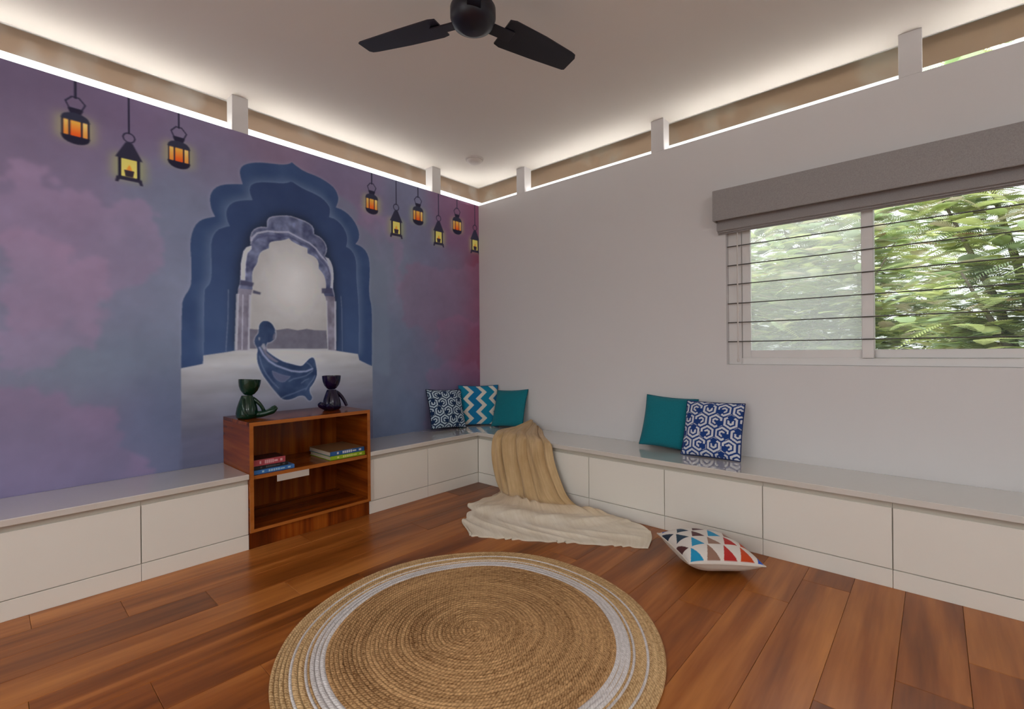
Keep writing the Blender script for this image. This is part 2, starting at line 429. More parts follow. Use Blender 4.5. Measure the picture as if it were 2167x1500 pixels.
s1 = MB().cbox(.0035, -3.88, .4185, .4654, -2.3525, .45, .003).build('worktop', M['slab'])
tag(s1, 'polished white bench top left of the wooden bookshelf', 'worktop')
_L = [(.0035, -1.5475), (.4654, -1.5475), (.4654, -.4816), (4.47, -.4816), (4.47, -.001), (.0035, -.001)]
me = bpy.data.meshes.new('worktop'); bm = bmesh.new()
fv = [bm.verts.new((x, y, .4185)) for x, y in _L]; fc = bm.faces.new(fv)
ex = bmesh.ops.extrude_face_region(bm, geom=[fc]); bmesh.ops.translate(bm, vec=(0, 0, .0315), verts=[q for q in ex['geom'] if isinstance(q, bmesh.types.BMVert)])
bmesh.ops.recalc_face_normals(bm, faces=bm.faces); bmesh.ops.bevel(bm, geom=list(bm.edges), offset=.003, segments=1, affect='EDGES'); bm.to_mesh(me); bm.free()
s2 = obj('worktop', me, M['slab']); tag(s2, 'L-shaped polished white bench top running round the corner', 'worktop')

# ================================================================= bookshelf
BX, BY0, BY1, BT = .465, -2.350, -1.550, .753
bs = thing('bookshelf', 'low glossy teak bookshelf with two open compartments', 'bookshelf', (.23, -1.95, 0))
T = .022
MB().cbox(.006, BY0, .10, BX - .003, BY0 + T, BT - T, .0008).build('side_panel', M['teak_x'], bs)
MB().cbox(.006, BY1 - T, .10, BX - .003, BY1, BT - T, .0008).build('side_panel', M['teak_x'], bs)
MB().cbox(.006, BY0, BT - T, BX - .003, BY1, BT, .0008).build('top_panel', M['teak_y'], bs)
MB().box(.006, BY0 + T, .10, .016, BY1 - T, BT - T).build('back_panel', M['teak_z'], bs)
MB().cbox(.016, BY0 + T, .412, BX - .012, BY1 - T, .434, .0008).build('middle_shelf', M['teak_y'], bs)
MB().cbox(.016, BY0 + T, .10, BX - .003, BY1 - T, .118, .0008).build('bottom_shelf', M['teak_y'], bs)
MB().cbox(.42, BY0 + .001, 0, .445, BY1 - .002, .099, .0008).build('plinth_board', M['teak_z'], bs)
MB().box(.006, BY0 + .001, 0, .42, BY0 + .02, .099).build('plinth_side', M['teak_x'], bs)
MB().box(.006, BY1 - .02, 0, .42, BY1 - .001, .099).build('plinth_side', M['teak_x'], bs)
e = MB().box(BX - .003, BY0, .10, BX, BY0 + T, BT - T).box(BX - .003, BY1 - T, .10, BX, BY1, BT - T).box(BX - .003, BY0, BT - T, BX, BY1, BT).box(BX - .003, BY0 + T, .10, BX, BY1 - T, .118)
e.box(BX - .012, BY0 + T, .412, BX - .009, BY1 - T, .434)
e.build('edge_band', M['teak_e'], bs)
lab = MB().box(BX - .0088, -2.192, .373, BX - .0075, -1.992, .4135).build('paper_strip', mat('white_paper', rgb(205, 192, 180), .8, bump=.05, bscale=200))
tag(lab, 'white paper strip hanging from the front edge of the middle shelf', 'label')

# ================================================================= printed mural on wall_left (x = 0), painted in wall metres (y, z)
MY0, MY1, MZ0, MZ1 = -3.88, 0.0, .45, ZW
H = .004; SS = 2
NY, NZ = int(round((MY1 - MY0) / H)), int(round((MZ1 - MZ0) / H))
hs = (MY1 - MY0) / (NY * SS); vsz = (MZ1 - MZ0) / (NZ * SS)
PY = MY0 + (np.arange(NY * SS) + .5) * hs; PZ = MZ0 + (np.arange(NZ * SS) + .5) * vsz      # image[z, y]
SHP = (NZ * SS, NY * SS)

# a paint window: everything below works on the window R0:R1, C0:C1 of the picture
R0, R1, C0, C1 = 0, SHP[0], 0, SHP[1]
def window(y0=None, y1=None, z0=None, z1=None):
    global R0, R1, C0, C1
    if y0 is None: R0, R1, C0, C1 = 0, SHP[0], 0, SHP[1]
    else:
        C0 = max(0, int((y0 - MY0) / hs)); C1 = min(SHP[1], int((y1 - MY0) / hs) + 1); R0 = max(0, int((z0 - MZ0) / vsz)); R1 = min(SHP[0], int((z1 - MZ0) / vsz) + 1)
def fill(poly):
    """scan-line fill of a polygon, antialias comes from the later 2x2 average"""
    m = np.zeros((R1 - R0, C1 - C0), np.float32); P = np.array(poly); Q = np.roll(P, -1, 0)
    r0 = max(R0, int((P[:, 1].min() - MZ0) / vsz) - 1); r1 = min(R1, int((P[:, 1].max() - MZ0) / vsz) + 2)
    for r in range(r0, r1):
        z = PZ[r]; k = (P[:, 1] <= z) != (Q[:, 1] <= z)
        if not k.any(): continue
        xs = np.sort(P[k, 0] + (z - P[k, 1]) / (Q[k, 1] - P[k, 1]) * (Q[k, 0] - P[k, 0]))
        c = np.clip(np.round((xs - MY0) / hs).astype(int) - C0, 0, C1 - C0)
        for a, b in zip(c[::2], c[1::2]): m[r - R0, a:b] = 1
    return m

def smooth_poly(p, n=2, keep=True):
    """corner cutting that keeps the cusps (sharp or inward corners) sharp"""
    p = np.array(p); a = p - np.roll(p, 1, 0); b = np.roll(p, -1, 0) - p
    cr = a[:, 0] * b[:, 1] - a[:, 1] * b[:, 0]; ang = np.degrees(np.arctan2(cr, (a * b).sum(1)))
    s = np.sign(ang.sum()); fix = ((ang * s < -28) | (np.abs(ang) > 70)) & keep
    for _ in range(n):
        q = []; f2 = []; m_ = len(p)
        for i in range(m_):
            if fix[i]: q.append(p[i]); f2.append(True)
            else:
                q.append(.75 * p[i] + .25 * p[i - 1]); q.append(.75 * p[i] + .25 * p[(i + 1) % m_]); f2 += [False, False]
        p = np.array(q); fix = f2
    return p

def stroke(line, w):
    m = np.zeros((R1 - R0, C1 - C0), np.float32)
    for (a, b), (c, d) in zip(line[:-1], line[1:]):
        l = math.hypot(c - a, d - b) or 1e-6; nx, ny = -(d - b) / l * w / 2, (c - a) / l * w / 2; ex, ey = (c - a) / l * w * .3, (d - b) / l * w * .3
        m = np.maximum(m, fill([(a - ex + nx, b - ey + ny), (c + ex + nx, d + ey + ny), (c + ex - nx, d + ey - ny), (a - ex - nx, b - ey - ny)]))
    return m

def blur(m, r):
    """two box passes, radius in metres"""
    for ax, st in ((0, vsz), (1, hs)):
        k = max(1, int(r / st / 1.4))
        for _ in range(2):
            pad = [(0, 0), (0, 0)]; pad[ax] = (k + 1, k)
            c = np.cumsum(np.pad(m, pad, mode='edge'), axis=ax, dtype=np.float64); n = m.shape[ax]
            m = ((c[2 * k + 1:2 * k + 1 + n] - c[:n]) if ax == 0 else (c[:, 2 * k + 1:2 * k + 1 + n] - c[:, :n])).astype(np.float32) / (2 * k + 1)
    return m

LR = 4                                                  # soft fields are worked out on every fourth pixel
QY, QZ = PY[LR // 2::LR], PZ[LR // 2::LR]
def up(a):
    iy = np.clip((np.arange(SHP[1]) - LR // 2) / LR, 0, a.shape[1] - 1); iz = np.clip((np.arange(SHP[0]) - LR // 2) / LR, 0, a.shape[0] - 1)
    y0 = np.minimum(iy.astype(int), a.shape[1] - 2); z0 = np.minimum(iz.astype(int), a.shape[0] - 2)
    ty = (iy - y0).astype(np.float32); tz = (iz - z0).astype(np.float32)
    sh = (1, -1) + (1,) * (a.ndim - 2); b = a[:, y0] * (1 - ty).reshape(sh) + a[:, y0 + 1] * ty.reshape(sh)
    sv = (-1, 1) + (1,) * (a.ndim - 2); return b[z0] * (1 - tz).reshape(sv) + b[z0 + 1] * tz.reshape(sv)
def vnoise(scale, seed, stretch=(1, 1)):
    g = np.random.default_rng(seed); ny = int((MY1 - MY0) / scale / stretch[0]) + 3; nz = int((MZ1 - MZ0) / scale / stretch[1]) + 3
    L = g.random((nz, ny)).astype(np.float32)
    fy = (QY - MY0) / scale / stretch[0]; fz = (QZ - MZ0) / scale / stretch[1]
    iy = fy.astype(int); iz = fz.astype(int); ty = fy - iy; tz = fz - iz
    ty = (ty * ty * (3 - 2 * ty)).astype(np.float32)[None, :]; tz = (tz * tz * (3 - 2 * tz)).astype(np.float32)[:, None]
    a = L[np.ix_(iz, iy)]; b = L[np.ix_(iz, iy + 1)]; c = L[np.ix_(iz + 1, iy)]; d = L[np.ix_(iz + 1, iy + 1)]
    return (a * (1 - ty) + b * ty) * (1 - tz) + (c * (1 - ty) + d * ty) * tz
def fbml(scale, seed, n=4, stretch=(1, 1)):
    s = 0; w = 1; t = 0
    for k in range(n):
        s = s + w * vnoise(scale / 2 ** k, seed + k, stretch); t += w; w *= .55
    return s / t
def fbm(*a, **k): return up(fbml(*a, **k))

ARCH_OUT = [(-2.578, 1.076), (-2.573, 1.472), (-2.559, 1.521), (-2.531, 1.571), (-2.520, 1.615), (-2.519, 1.744), (-2.525, 1.839), (-2.520, 1.904), (-2.501, 1.972), (-2.468, 2.016), (-2.430, 2.037), (-2.385, 2.055), (-2.406, 2.095), (-2.415, 2.153), (-2.410, 2.199), (-2.385, 2.243), (-2.341, 2.275), (-2.269, 2.297), (-2.219, 2.308), (-2.233, 2.356), (-2.238, 2.395), (-2.222, 2.431), (-2.184, 2.460), (-2.119, 2.486), (-2.040, 2.502), (-1.958, 2.515), (-1.910, 2.535), (-1.889, 2.553), (-1.861, 2.537), (-1.799, 2.511), (-1.695, 2.501), (-1.614, 2.476), (-1.559, 2.444), (-1.534, 2.397), (-1.531, 2.358), (-1.553, 2.299), (-1.496, 2.292), (-1.431, 2.258), (-1.379, 2.200), (-1.353, 2.136), (-1.358, 2.080), (-1.388, 2.040), (-1.335, 2.028), (-1.289, 1.994), (-1.262, 1.927), (-1.260, 1.815), (-1.269, 1.701), (-1.265, 1.617), (-1.246, 1.548), (-1.244, 1.421), (-1.248, 1.051), (-1.306, 1.077), (-1.359, 1.101), (-1.485, 1.166), (-2.005, 1.182), (-2.329, 1.169), (-2.460, 1.097)]
ARCH_IN = [(-2.456, 1.154), (-2.451, 1.568), (-2.438, 1.591), (-2.419, 1.614), (-2.409, 1.659), (-2.408, 1.759), (-2.412, 1.857), (-2.400, 1.925), (-2.373, 1.972), (-2.333, 1.996), (-2.300, 2.010), (-2.317, 2.052), (-2.322, 2.096), (-2.309, 2.138), (-2.276, 2.176), (-2.218, 2.201), (-2.157, 2.215), (-2.173, 2.256), (-2.177, 2.290), (-2.164, 2.322), (-2.120, 2.349), (-2.041, 2.368), (-1.959, 2.381), (-1.917, 2.398), (-1.893, 2.415), (-1.862, 2.400), (-1.800, 2.378), (-1.722, 2.365), (-1.656, 2.342), (-1.609, 2.300), (-1.599, 2.263), (-1.610, 2.211), (-1.554, 2.206), (-1.497, 2.164), (-1.462, 2.103), (-1.459, 2.049), (-1.470, 2.004), (-1.433, 1.992), (-1.397, 1.950), (-1.381, 1.883), (-1.383, 1.787), (-1.377, 1.691), (-1.367, 1.582), (-1.364, 1.416), (-1.367, 1.147), (-1.563, 1.169), (-2.329, 1.169)]
STONE = [(-2.275, 1.180), (-2.261, 1.396), (-2.257, 1.586), (-2.241, 1.642), (-2.237, 1.737), (-2.227, 1.820), (-2.201, 1.885), (-2.169, 1.904), (-2.179, 1.951), (-2.162, 2.009), (-2.117, 2.042), (-2.067, 2.048), (-2.066, 2.098), (-2.043, 2.127), (-1.981, 2.147), (-1.910, 2.162), (-1.852, 2.155), (-1.777, 2.141), (-1.731, 2.112), (-1.728, 2.059), (-1.677, 2.045), (-1.637, 2.005), (-1.625, 1.953), (-1.646, 1.903), (-1.606, 1.886), (-1.582, 1.834), (-1.574, 1.757), (-1.583, 1.670), (-1.567, 1.608), (-1.560, 1.507), (-1.559, 1.176)]
MIDL = [(-2.169, 1.911), (-2.163, 1.954), (-2.130, 1.994), (-2.064, 2.020), (-1.995, 2.026), (-1.918, 2.040), (-1.838, 2.010), (-1.763, 1.985), (-1.717, 1.954), (-1.678, 1.907), (-1.622, 1.853), (-1.599, 1.778), (-1.595, 1.669)]
OPEN = [(-2.185, 1.187), (-2.176, 1.552), (-2.162, 1.608), (-2.168, 1.677), (-2.161, 1.740), (-2.132, 1.785), (-2.125, 1.835), (-2.105, 1.873), (-2.055, 1.902), (-2.054, 1.937), (-2.030, 1.955), (-1.954, 1.975), (-1.915, 1.996), (-1.897, 1.978), (-1.839, 1.958), (-1.779, 1.945), (-1.779, 1.907), (-1.718, 1.886), (-1.694, 1.851), (-1.695, 1.805), (-1.655, 1.763), (-1.640, 1.719), (-1.636, 1.657), (-1.657, 1.617), (-1.637, 1.579), (-1.634, 1.502), (-1.628, 1.184)]
HILLS = [(-2.184, 1.331), (-2.129, 1.329), (-2.056, 1.336), (-2.001, 1.329), (-1.931, 1.342), (-1.859, 1.330), (-1.791, 1.343), (-1.730, 1.335), (-1.639, 1.335), (-1.630, 1.196), (-2.185, 1.197)]
CAPL = [(-2.238, 1.659), (-2.154, 1.649), (-2.162, 1.623), (-2.244, 1.626)]
CAPL2 = [(-2.159, 1.598), (-2.110, 1.586), (-2.114, 1.571), (-2.162, 1.577)]
CAPR = [(-1.672, 1.657), (-1.590, 1.661), (-1.588, 1.622), (-1.671, 1.619)]
BRL = [(-2.235, 1.656), (-2.237, 1.764), (-2.220, 1.855), (-2.201, 1.885), (-2.166, 1.903), (-2.165, 1.881), (-2.192, 1.846), (-2.204, 1.769), (-2.208, 1.659)]
BRR = [(-1.642, 1.896), (-1.614, 1.893), (-1.582, 1.827), (-1.576, 1.741), (-1.586, 1.662), (-1.604, 1.668), (-1.597, 1.739), (-1.598, 1.801), (-1.622, 1.860)]
FIG = [(-2.078, 1.237), (-2.077, 1.183), (-2.058, 1.167), (-2.024, 1.140), (-1.986, 1.116), (-1.951, 1.098), (-1.897, 1.083), (-1.861, 1.072), (-1.828, 1.067), (-1.800, 1.094), (-1.771, 1.124), (-1.747, 1.131), (-1.733, 1.116), (-1.724, 1.078), (-1.718, 1.045), (-1.714, 1.006), (-1.725, 0.969), (-1.749, 0.927), (-1.776, 0.898), (-1.769, 0.858), (-1.752, 0.835), (-1.760, 0.810), (-1.779, 0.807), (-1.793, 0.822), (-1.807, 0.842), (-1.826, 0.850), (-1.854, 0.850), (-1.886, 0.836), (-1.917, 0.828), (-1.953, 0.828), (-1.979, 0.842), (-2.005, 0.875), (-2.039, 0.918), (-2.076, 0.973), (-2.105, 1.018), (-2.125, 1.067), (-2.137, 1.111), (-2.139, 1.154), (-2.132, 1.189), (-2.142, 1.213), (-2.152, 1.230), (-2.154, 1.258), (-2.144, 1.282), (-2.125, 1.304), (-2.125, 1.341), (-2.120, 1.364), (-2.105, 1.384), (-2.086, 1.391), (-2.060, 1.388), (-2.039, 1.373), (-2.025, 1.351), (-2.016, 1.327), (-2.014, 1.302), (-2.015, 1.278), (-2.022, 1.263), (-2.036, 1.253), (-2.048, 1.242)]
FIGARM = [(-2.122, 1.206), (-2.096, 1.154), (-2.059, 1.109), (-2.012, 1.077), (-1.951, 1.052), (-1.907, 1.035), (-1.847, 1.026), (-1.796, 1.028), (-1.748, 1.046)]
FIGCHEST = [(-2.103, 1.193), (-2.087, 1.220), (-2.077, 1.206), (-2.075, 1.171), (-2.037, 1.135), (-1.994, 1.103), (-2.012, 1.097), (-2.058, 1.125), (-2.087, 1.160)]
FIGHOLE = [(-2.040, 1.042), (-2.017, 1.032), (-1.978, 1.013), (-1.938, 1.002), (-1.911, 0.996), (-1.925, 0.979), (-1.943, 0.966), (-1.952, 0.957), (-1.978, 0.956), (-2.004, 0.969), (-2.026, 0.992), (-2.038, 1.020)]
FIGFACE = [(-2.022, 1.309), (-2.014, 1.300), (-2.014, 1.278), (-2.021, 1.264), (-2.034, 1.260), (-2.032, 1.286)]
FLOORP = [(-2.579, 1.076), (-2.462, 1.100), (-2.459, 1.154), (-2.329, 1.174), (-2.267, 1.186), (-2.087, 1.190), (-1.641, 1.189), (-1.556, 1.179), (-1.374, 1.152), (-1.362, 1.102), (-1.241, 1.044), (-1.247, 0.441), (-2.584, 0.371)]
CLOUDS = [([(-3.334, 2.093), (-3.195, 2.169), (-3.111, 2.067), (-2.977, 2.101), (-2.917, 1.995), (-2.767, 2.056), (-2.664, 1.965), (-2.673, 1.706), (-2.770, 1.582), (-2.878, 1.538), (-2.951, 1.457), (-2.992, 1.245), (-3.080, 1.128), (-3.201, 1.106), (-3.340, 1.099)], (134, 110, 134), 0.75, (9, 5, 6)), ([(-3.336, 1.761), (-3.197, 1.786), (-3.057, 1.694), (-2.929, 1.672), (-2.910, 1.460), (-2.982, 1.297), (-3.134, 1.318), (-3.339, 1.288)], (136, 109, 131), 0.5, (9, 4, 5)), ([(-3.341, 1.004), (-3.202, 0.991), (-3.081, 0.975), (-3.014, 0.866), (-2.858, 0.832), (-2.853, 0.592), (-2.709, 0.497), (-2.778, 0.343), (-3.206, 0.392), (-3.344, 0.391)], (110, 90, 113), 0.75, (10, 4, 6)), ([(-0.969, 1.763), (-0.842, 1.944), (-0.518, 1.920), (0.005, 2.055), (-0.003, 1.424), (-0.348, 1.412), (-0.637, 1.359), (-0.899, 1.393)], (116, 88, 108), 0.6, (7, 3, 4)), ([(-0.553, 1.405), (-0.347, 1.495), (-0.002, 1.472), (-0.009, 0.939), (-0.412, 1.001), (-0.583, 1.183)], (116, 78, 98), 0.5, (9, 2, 4)), ([(-0.668, 0.966), (-0.412, 1.046), (-0.007, 1.060), (-0.015, 0.407), (-0.701, 0.469)], (106, 80, 102), 0.5, (8, 2, 4)), ([(-1.350, 2.340), (-1.036, 2.348), (-0.941, 2.097), (-0.935, 1.766), (-0.995, 1.596), (-1.002, 1.924), (-1.085, 2.155)], (134, 106, 130), 0.5, (4, 2, 3))]
FIGGAPS = [[(-2.128, 1.276), (-2.119, 1.275), (-2.117, 1.255), (-2.126, 1.252)], [(-2.112, 1.213), (-2.1, 1.233), (-2.087, 1.231), (-2.08, 1.189), (-2.098, 1.193)], [(-2.022, 1.322), (-2.01, 1.323), (-2.011, 1.278), (-2.015, 1.264), (-2.018, 1.278), (-2.014, 1.302)]]
FIGLINES = [[(-1.925, 0.96), (-1.889, 0.977), (-1.843, 0.984), (-1.796, 0.996), (-1.748, 1.031)], [(-1.802, 0.888), (-1.778, 0.929), (-1.749, 0.96), (-1.732, 0.993)], [(-1.979, 0.842), (-1.944, 0.857), (-1.89, 0.871), (-1.835, 0.891), (-1.797, 0.902)], [(-2.123, 1.145), (-2.109, 1.084), (-2.08, 1.021), (-2.039, 0.962), (-1.996, 0.915)], [(-1.795, 1.094), (-1.772, 1.079), (-1.753, 1.055)], [(-1.834, 0.942), (-1.806, 0.963), (-1.778, 0.971)]]
BG = [(-3.16, 2.59, 98, 80, 102), (-3.24, 1.97, 124, 106, 130), (-3.02, 2.03, 122, 108, 132), (-3.09, 2.24, 116, 98, 122), (-2.88, 1.57, 114, 110, 130), (-3.19, 1.49, 116, 108, 128), (-2.70, 1.87, 113, 113, 134), (-2.77, 1.16, 103, 106, 124), (-3.08, 1.09, 107, 110, 124), (-3.18, 0.80, 108, 96, 116), (-2.95, 0.69, 98, 90, 112), (-2.71, 0.74, 86, 89, 112), (-3.12, 0.51, 104, 94, 120), (-2.56, 1.49, 118, 119, 139), (-2.63, 2.12, 113, 113, 134), (-2.40, 2.54, 112, 92, 116), (-2.76, 2.59, 110, 90, 116), (-1.98, 2.64, 116, 94, 114), (-1.51, 2.53, 108, 92, 116), (-1.35, 2.22, 122, 104, 128), (-0.84, 2.33, 104, 100, 122), (-1.04, 1.92, 112, 113, 131), (-0.69, 1.97, 104, 98, 120), (-0.34, 2.47, 114, 80, 104), (-0.03, 2.63, 118, 66, 88), (-0.01, 1.86, 122, 60, 78), (-0.02, 1.18, 114, 60, 80), (-0.34, 1.83, 106, 90, 110), (-0.90, 1.69, 108, 106, 124), (-1.09, 1.27, 95, 99, 118), (-0.96, 0.65, 87, 92, 113), (-0.47, 1.36, 104, 86, 106), (-0.69, 1.57, 104, 95, 116), (-0.07, 0.65, 98, 60, 80), (-0.75, 1.01, 94, 92, 112), (-1.19, 0.95, 95, 98, 116), (-2.40, 2.39, 116, 111, 132), (-2.73, 0.46, 93, 90, 112), (-3.24, 0.56, 108, 95, 120), (-3.33, 2.24, 110, 92, 114), (-3.34, 1.29, 114, 106, 126), (-0.42, 0.68, 92, 84, 104)]

def C3(r, g, b): return np.array((r, g, b), np.float32)
# --- cloudy background from scattered colours, boundaries broken up by noise (low-resolution, it is soft)
YL, ZL = np.meshgrid(QY.astype(np.float32), QZ.astype(np.float32))
wy = YL + (fbml(.28, 1) - .5) * .16; wz = ZL + (fbml(.28, 21) - .5) * .16
num = 0; den = 0
for (y, z, r, g, b) in BG:
    w = np.exp(-((wy - y) ** 2 + (wz - z) ** 2) / (2 * .15 ** 2)) + 1e-5 / ((wy - y) ** 2 + (wz - z) ** 2 + .01)
    num = num + w[..., None] * C3(r, g, b); den = den + w
low = num / den[..., None]
n1 = (fbml(.10, 81, 5) - .5) * .17; n2 = (fbml(.10, 91, 5) - .5) * .17
def cloud(poly, col, a, rim):
    """puffy cloud bank: polygon with a billowing edge, pale along its upper rim"""
    global low
    f = fill(poly)[LR // 2::LR, LR // 2::LR]; nz_, ny_ = f.shape
    iz = np.clip(((ZL + n2 - MZ0) / (vsz * LR)).astype(int), 0, nz_ - 1); iy = np.clip(((YL + n1 - MY0) / (hs * LR)).astype(int), 0, ny_ - 1)
    k = f[iz, iy]; iz2 = np.clip(iz + 5, 0, nz_ - 1); edge = np.zeros_like(k); w = 0
    for s in (4, 8, 13, 19, 26):
        edge += k * (1 - f[np.clip(iz + s, 0, nz_ - 1), iy]); w += 1
    for ax in (0, 1):
        for _ in range(2): k = (np.roll(k, 1, ax) + k * 2 + np.roll(k, -1, ax)) / 4; edge = (np.roll(edge, 1, ax) + edge * 2 + np.roll(edge, -1, ax)) / 4
    fade = np.clip(1.15 - .5 * fbml(.3, 151, 3), .5, 1)
    kk = (k * fade)[..., None] * a * .8
    low = low * (1 - kk) + C3(*col) * kk; low = low + (edge / w)[..., None] * C3(*rim)
for args in CLOUDS: cloud(*args)
low *= (1 + (fbml(.11, 41, 5) - .5) * .09)[..., None]
low *= (1 + (fbml(.03, 61, 2) - .5) * .03)[..., None]
IMG = up(low.astype(np.float32)).astype(np.float32)
YY, ZZ = np.meshgrid(PY.astype(np.float32), PZ.astype(np.float32))
def paint(m, col, a=1.0):
    """blend a colour (or a colour picture) into the current window, touching only the rows and columns the mask covers"""
    rr = np.nonzero(m.any(axis=1))[0]; cc = np.nonzero(m.any(axis=0))[0]
    if not len(rr): return
    s = (slice(rr[0], rr[-1] + 1), slice(cc[0], cc[-1] + 1)); V = IMG[R0:R1, C0:C1][s]
    k = (m[s] * a).astype(np.float32)[..., None]; c = np.asarray(col, np.float32)
    if c.ndim == 3: c = c[s]
    V *= 1 - k; V += c * k

m_out = fill(smooth_poly(ARCH_OUT, 1)); m_in = fill(smooth_poly(ARCH_IN, 1)); m_st = fill(smooth_poly(STONE, 1)); m_op = fill(smooth_poly(OPEN, 1)); m_fl = fill(FLOORP)
m_out *= 1 - m_fl; m_in *= 1 - m_fl; m_st *= 1 - m_fl; m_op *= 1 - m_fl
# bluish echo of the arch on its right
ec = blur(fill([(y + .17, z - .10) for y, z in smooth_poly(ARCH_OUT, 1)]), .02) * (1 - m_out) * np.clip((ZZ - .6) / .3, 0, 1)
paint(ec * (YY > -1.6), (104, 110, 126), .55)
# pale floor of the printed archway
fl = fbm(.16, 131, 4, (2.2, .5))
ft = np.clip((ZZ - .62) / .55, 0, 1); fxd = np.exp(-((YY + 1.92) / .62) ** 2)
flc = (C3(96, 92, 112) * (1 - ft[..., None]) + C3(184, 175, 174) * ft[..., None]) * (.80 + .24 * fxd + (fl - .5) * .26)[..., None]
paint(fill([(-2.579, 1.06), (-2.575, .45), (-1.243, .45), (-1.243, 1.06)]) * np.clip((1.16 - ZZ) / .03, 0, 1), flc, 1.0)
paint(m_fl, flc, 1.0)
halo = blur(m_out, .02) * (1 - m_out); paint(np.clip(halo * 1.3, 0, 1), (150, 146, 164), .35)
# two scalloped blue arches, dark at the rim, paler towards the next one
gi = blur(m_in, .055); ct = np.clip(gi * 2.0, 0, 1)[..., None]
nz2 = (fbm(.12, 171, 4) - .5)[..., None] * 14
paint(m_out * (1 - m_in), C3(50, 66, 100) * (1 - ct) + C3(84, 96, 124) * ct + nz2)
sh = np.clip(blur(m_st, .07) * 1.9, 0, 1)[..., None]; upg = np.clip((ZZ - 1.3) / 1.1, 0, 1)[..., None]
paint(m_in, (C3(56, 72, 106) * (1 - upg) + C3(46, 58, 92) * upg) * (1 - .34 * sh) + nz2 * .6)
rim = np.clip(blur(m_in, .006) * (1 - m_in) * 3, 0, 1); paint(rim * m_out, (96, 106, 134), .5)
for dx in (-.055, .05):
    q = [(y + dx, z) for y, z in STONE if (z < 1.62) and ((y < -1.9) == (dx < 0))]
    q = sorted(q, key=lambda p: p[1])
    paint(stroke(q, .007), (112, 116, 140), .6)
# carved stone ring
stn = fbm(.05, 201, 4); stc = C3(84, 86, 114) + (stn - .5)[..., None] * 120
paint(m_st, stc)
ins = m_st * (1 - blur(m_st, .012)) * 2; paint(np.clip(ins, 0, 1), (178, 172, 182), .85)
paint(stroke(MIDL, .013), (172, 166, 178), .8); paint(stroke([(y, z - .03) for y, z in MIDL], .014), (72, 72, 104), .6)
pil = m_st * (ZZ < 1.60); paint(pil, C3(122, 112, 126) + (stn - .5)[..., None] * 60, .9)
for ya, yb, w_ in ((-2.270, -2.256, .018), (-2.232, -2.224, .007), (-2.191, -2.179, .014), (-1.632, -1.637, .016), (-1.567, -1.564, .015)):
    paint(stroke([(ya, 1.192), (yb, 1.56)], w_), (182, 174, 180), .75)
paint(fill(BRL), (184, 178, 182), .95); paint(fill(BRR), (176, 170, 178), .9)
# bright opening, far hills
d = np.sqrt(((YY + 1.875) / 1.0) ** 2 + ((ZZ - 1.68) / 1.2) ** 2); g = np.exp(-(d / .22) ** 2)[..., None]
paint(m_op, C3(160, 151, 150) + g * C3(46, 45, 45) + (fbm(.06, 231, 4) - .5)[..., None] * 12)
inr = np.clip(blur(1 - m_op, .010) * m_op * 2, 0, 1); paint(inr * (ZZ > 1.12), (186, 180, 182), .5)
paint(fill(HILLS) * (1 - m_fl), C3(100, 94, 108) + (fbm(.04, 251, 4) - .5)[..., None] * 26, .95)
for nm in (CAPL, CAPL2, CAPR): paint(blur(fill(nm), .003), (66, 64, 88), .9)
# seated figure
m_fig = fill(smooth_poly(FIG, 1, False))
hb = np.clip(blur(m_fig, .010) * (1 - m_fig) * 2.2, 0, 1); paint(hb, (186, 180, 188), .6)
paint(m_fig, C3(48, 62, 92) + (fbm(.07, 271, 4) - .5)[..., None] * 44)
paint(m_fig * np.clip((1.06 - ZZ) / .3, 0, 1) * fbm(.09, 281, 3), (82, 96, 130), .45)
paint(fill(smooth_poly(FIGCHEST, 1)), (118, 108, 126), .8)
paint(blur(stroke(FIGARM, .013), .003), (150, 150, 174), .85)
hole = fill(smooth_poly(FIGHOLE, 1)); paint(blur(hole, .003), (92, 92, 118), .9); paint(hole * (1 - blur(hole, .008)), (140, 142, 165), .8)
for ln_ in FIGLINES: paint(blur(stroke(ln_, .008), .003) * m_fig, (104, 112, 140), .75)
paint(blur(fill(FIGFACE), .003), (124, 112, 126), .7)
for g_ in FIGGAPS: paint(blur(fill(g_), .002), (150, 144, 152), .9)
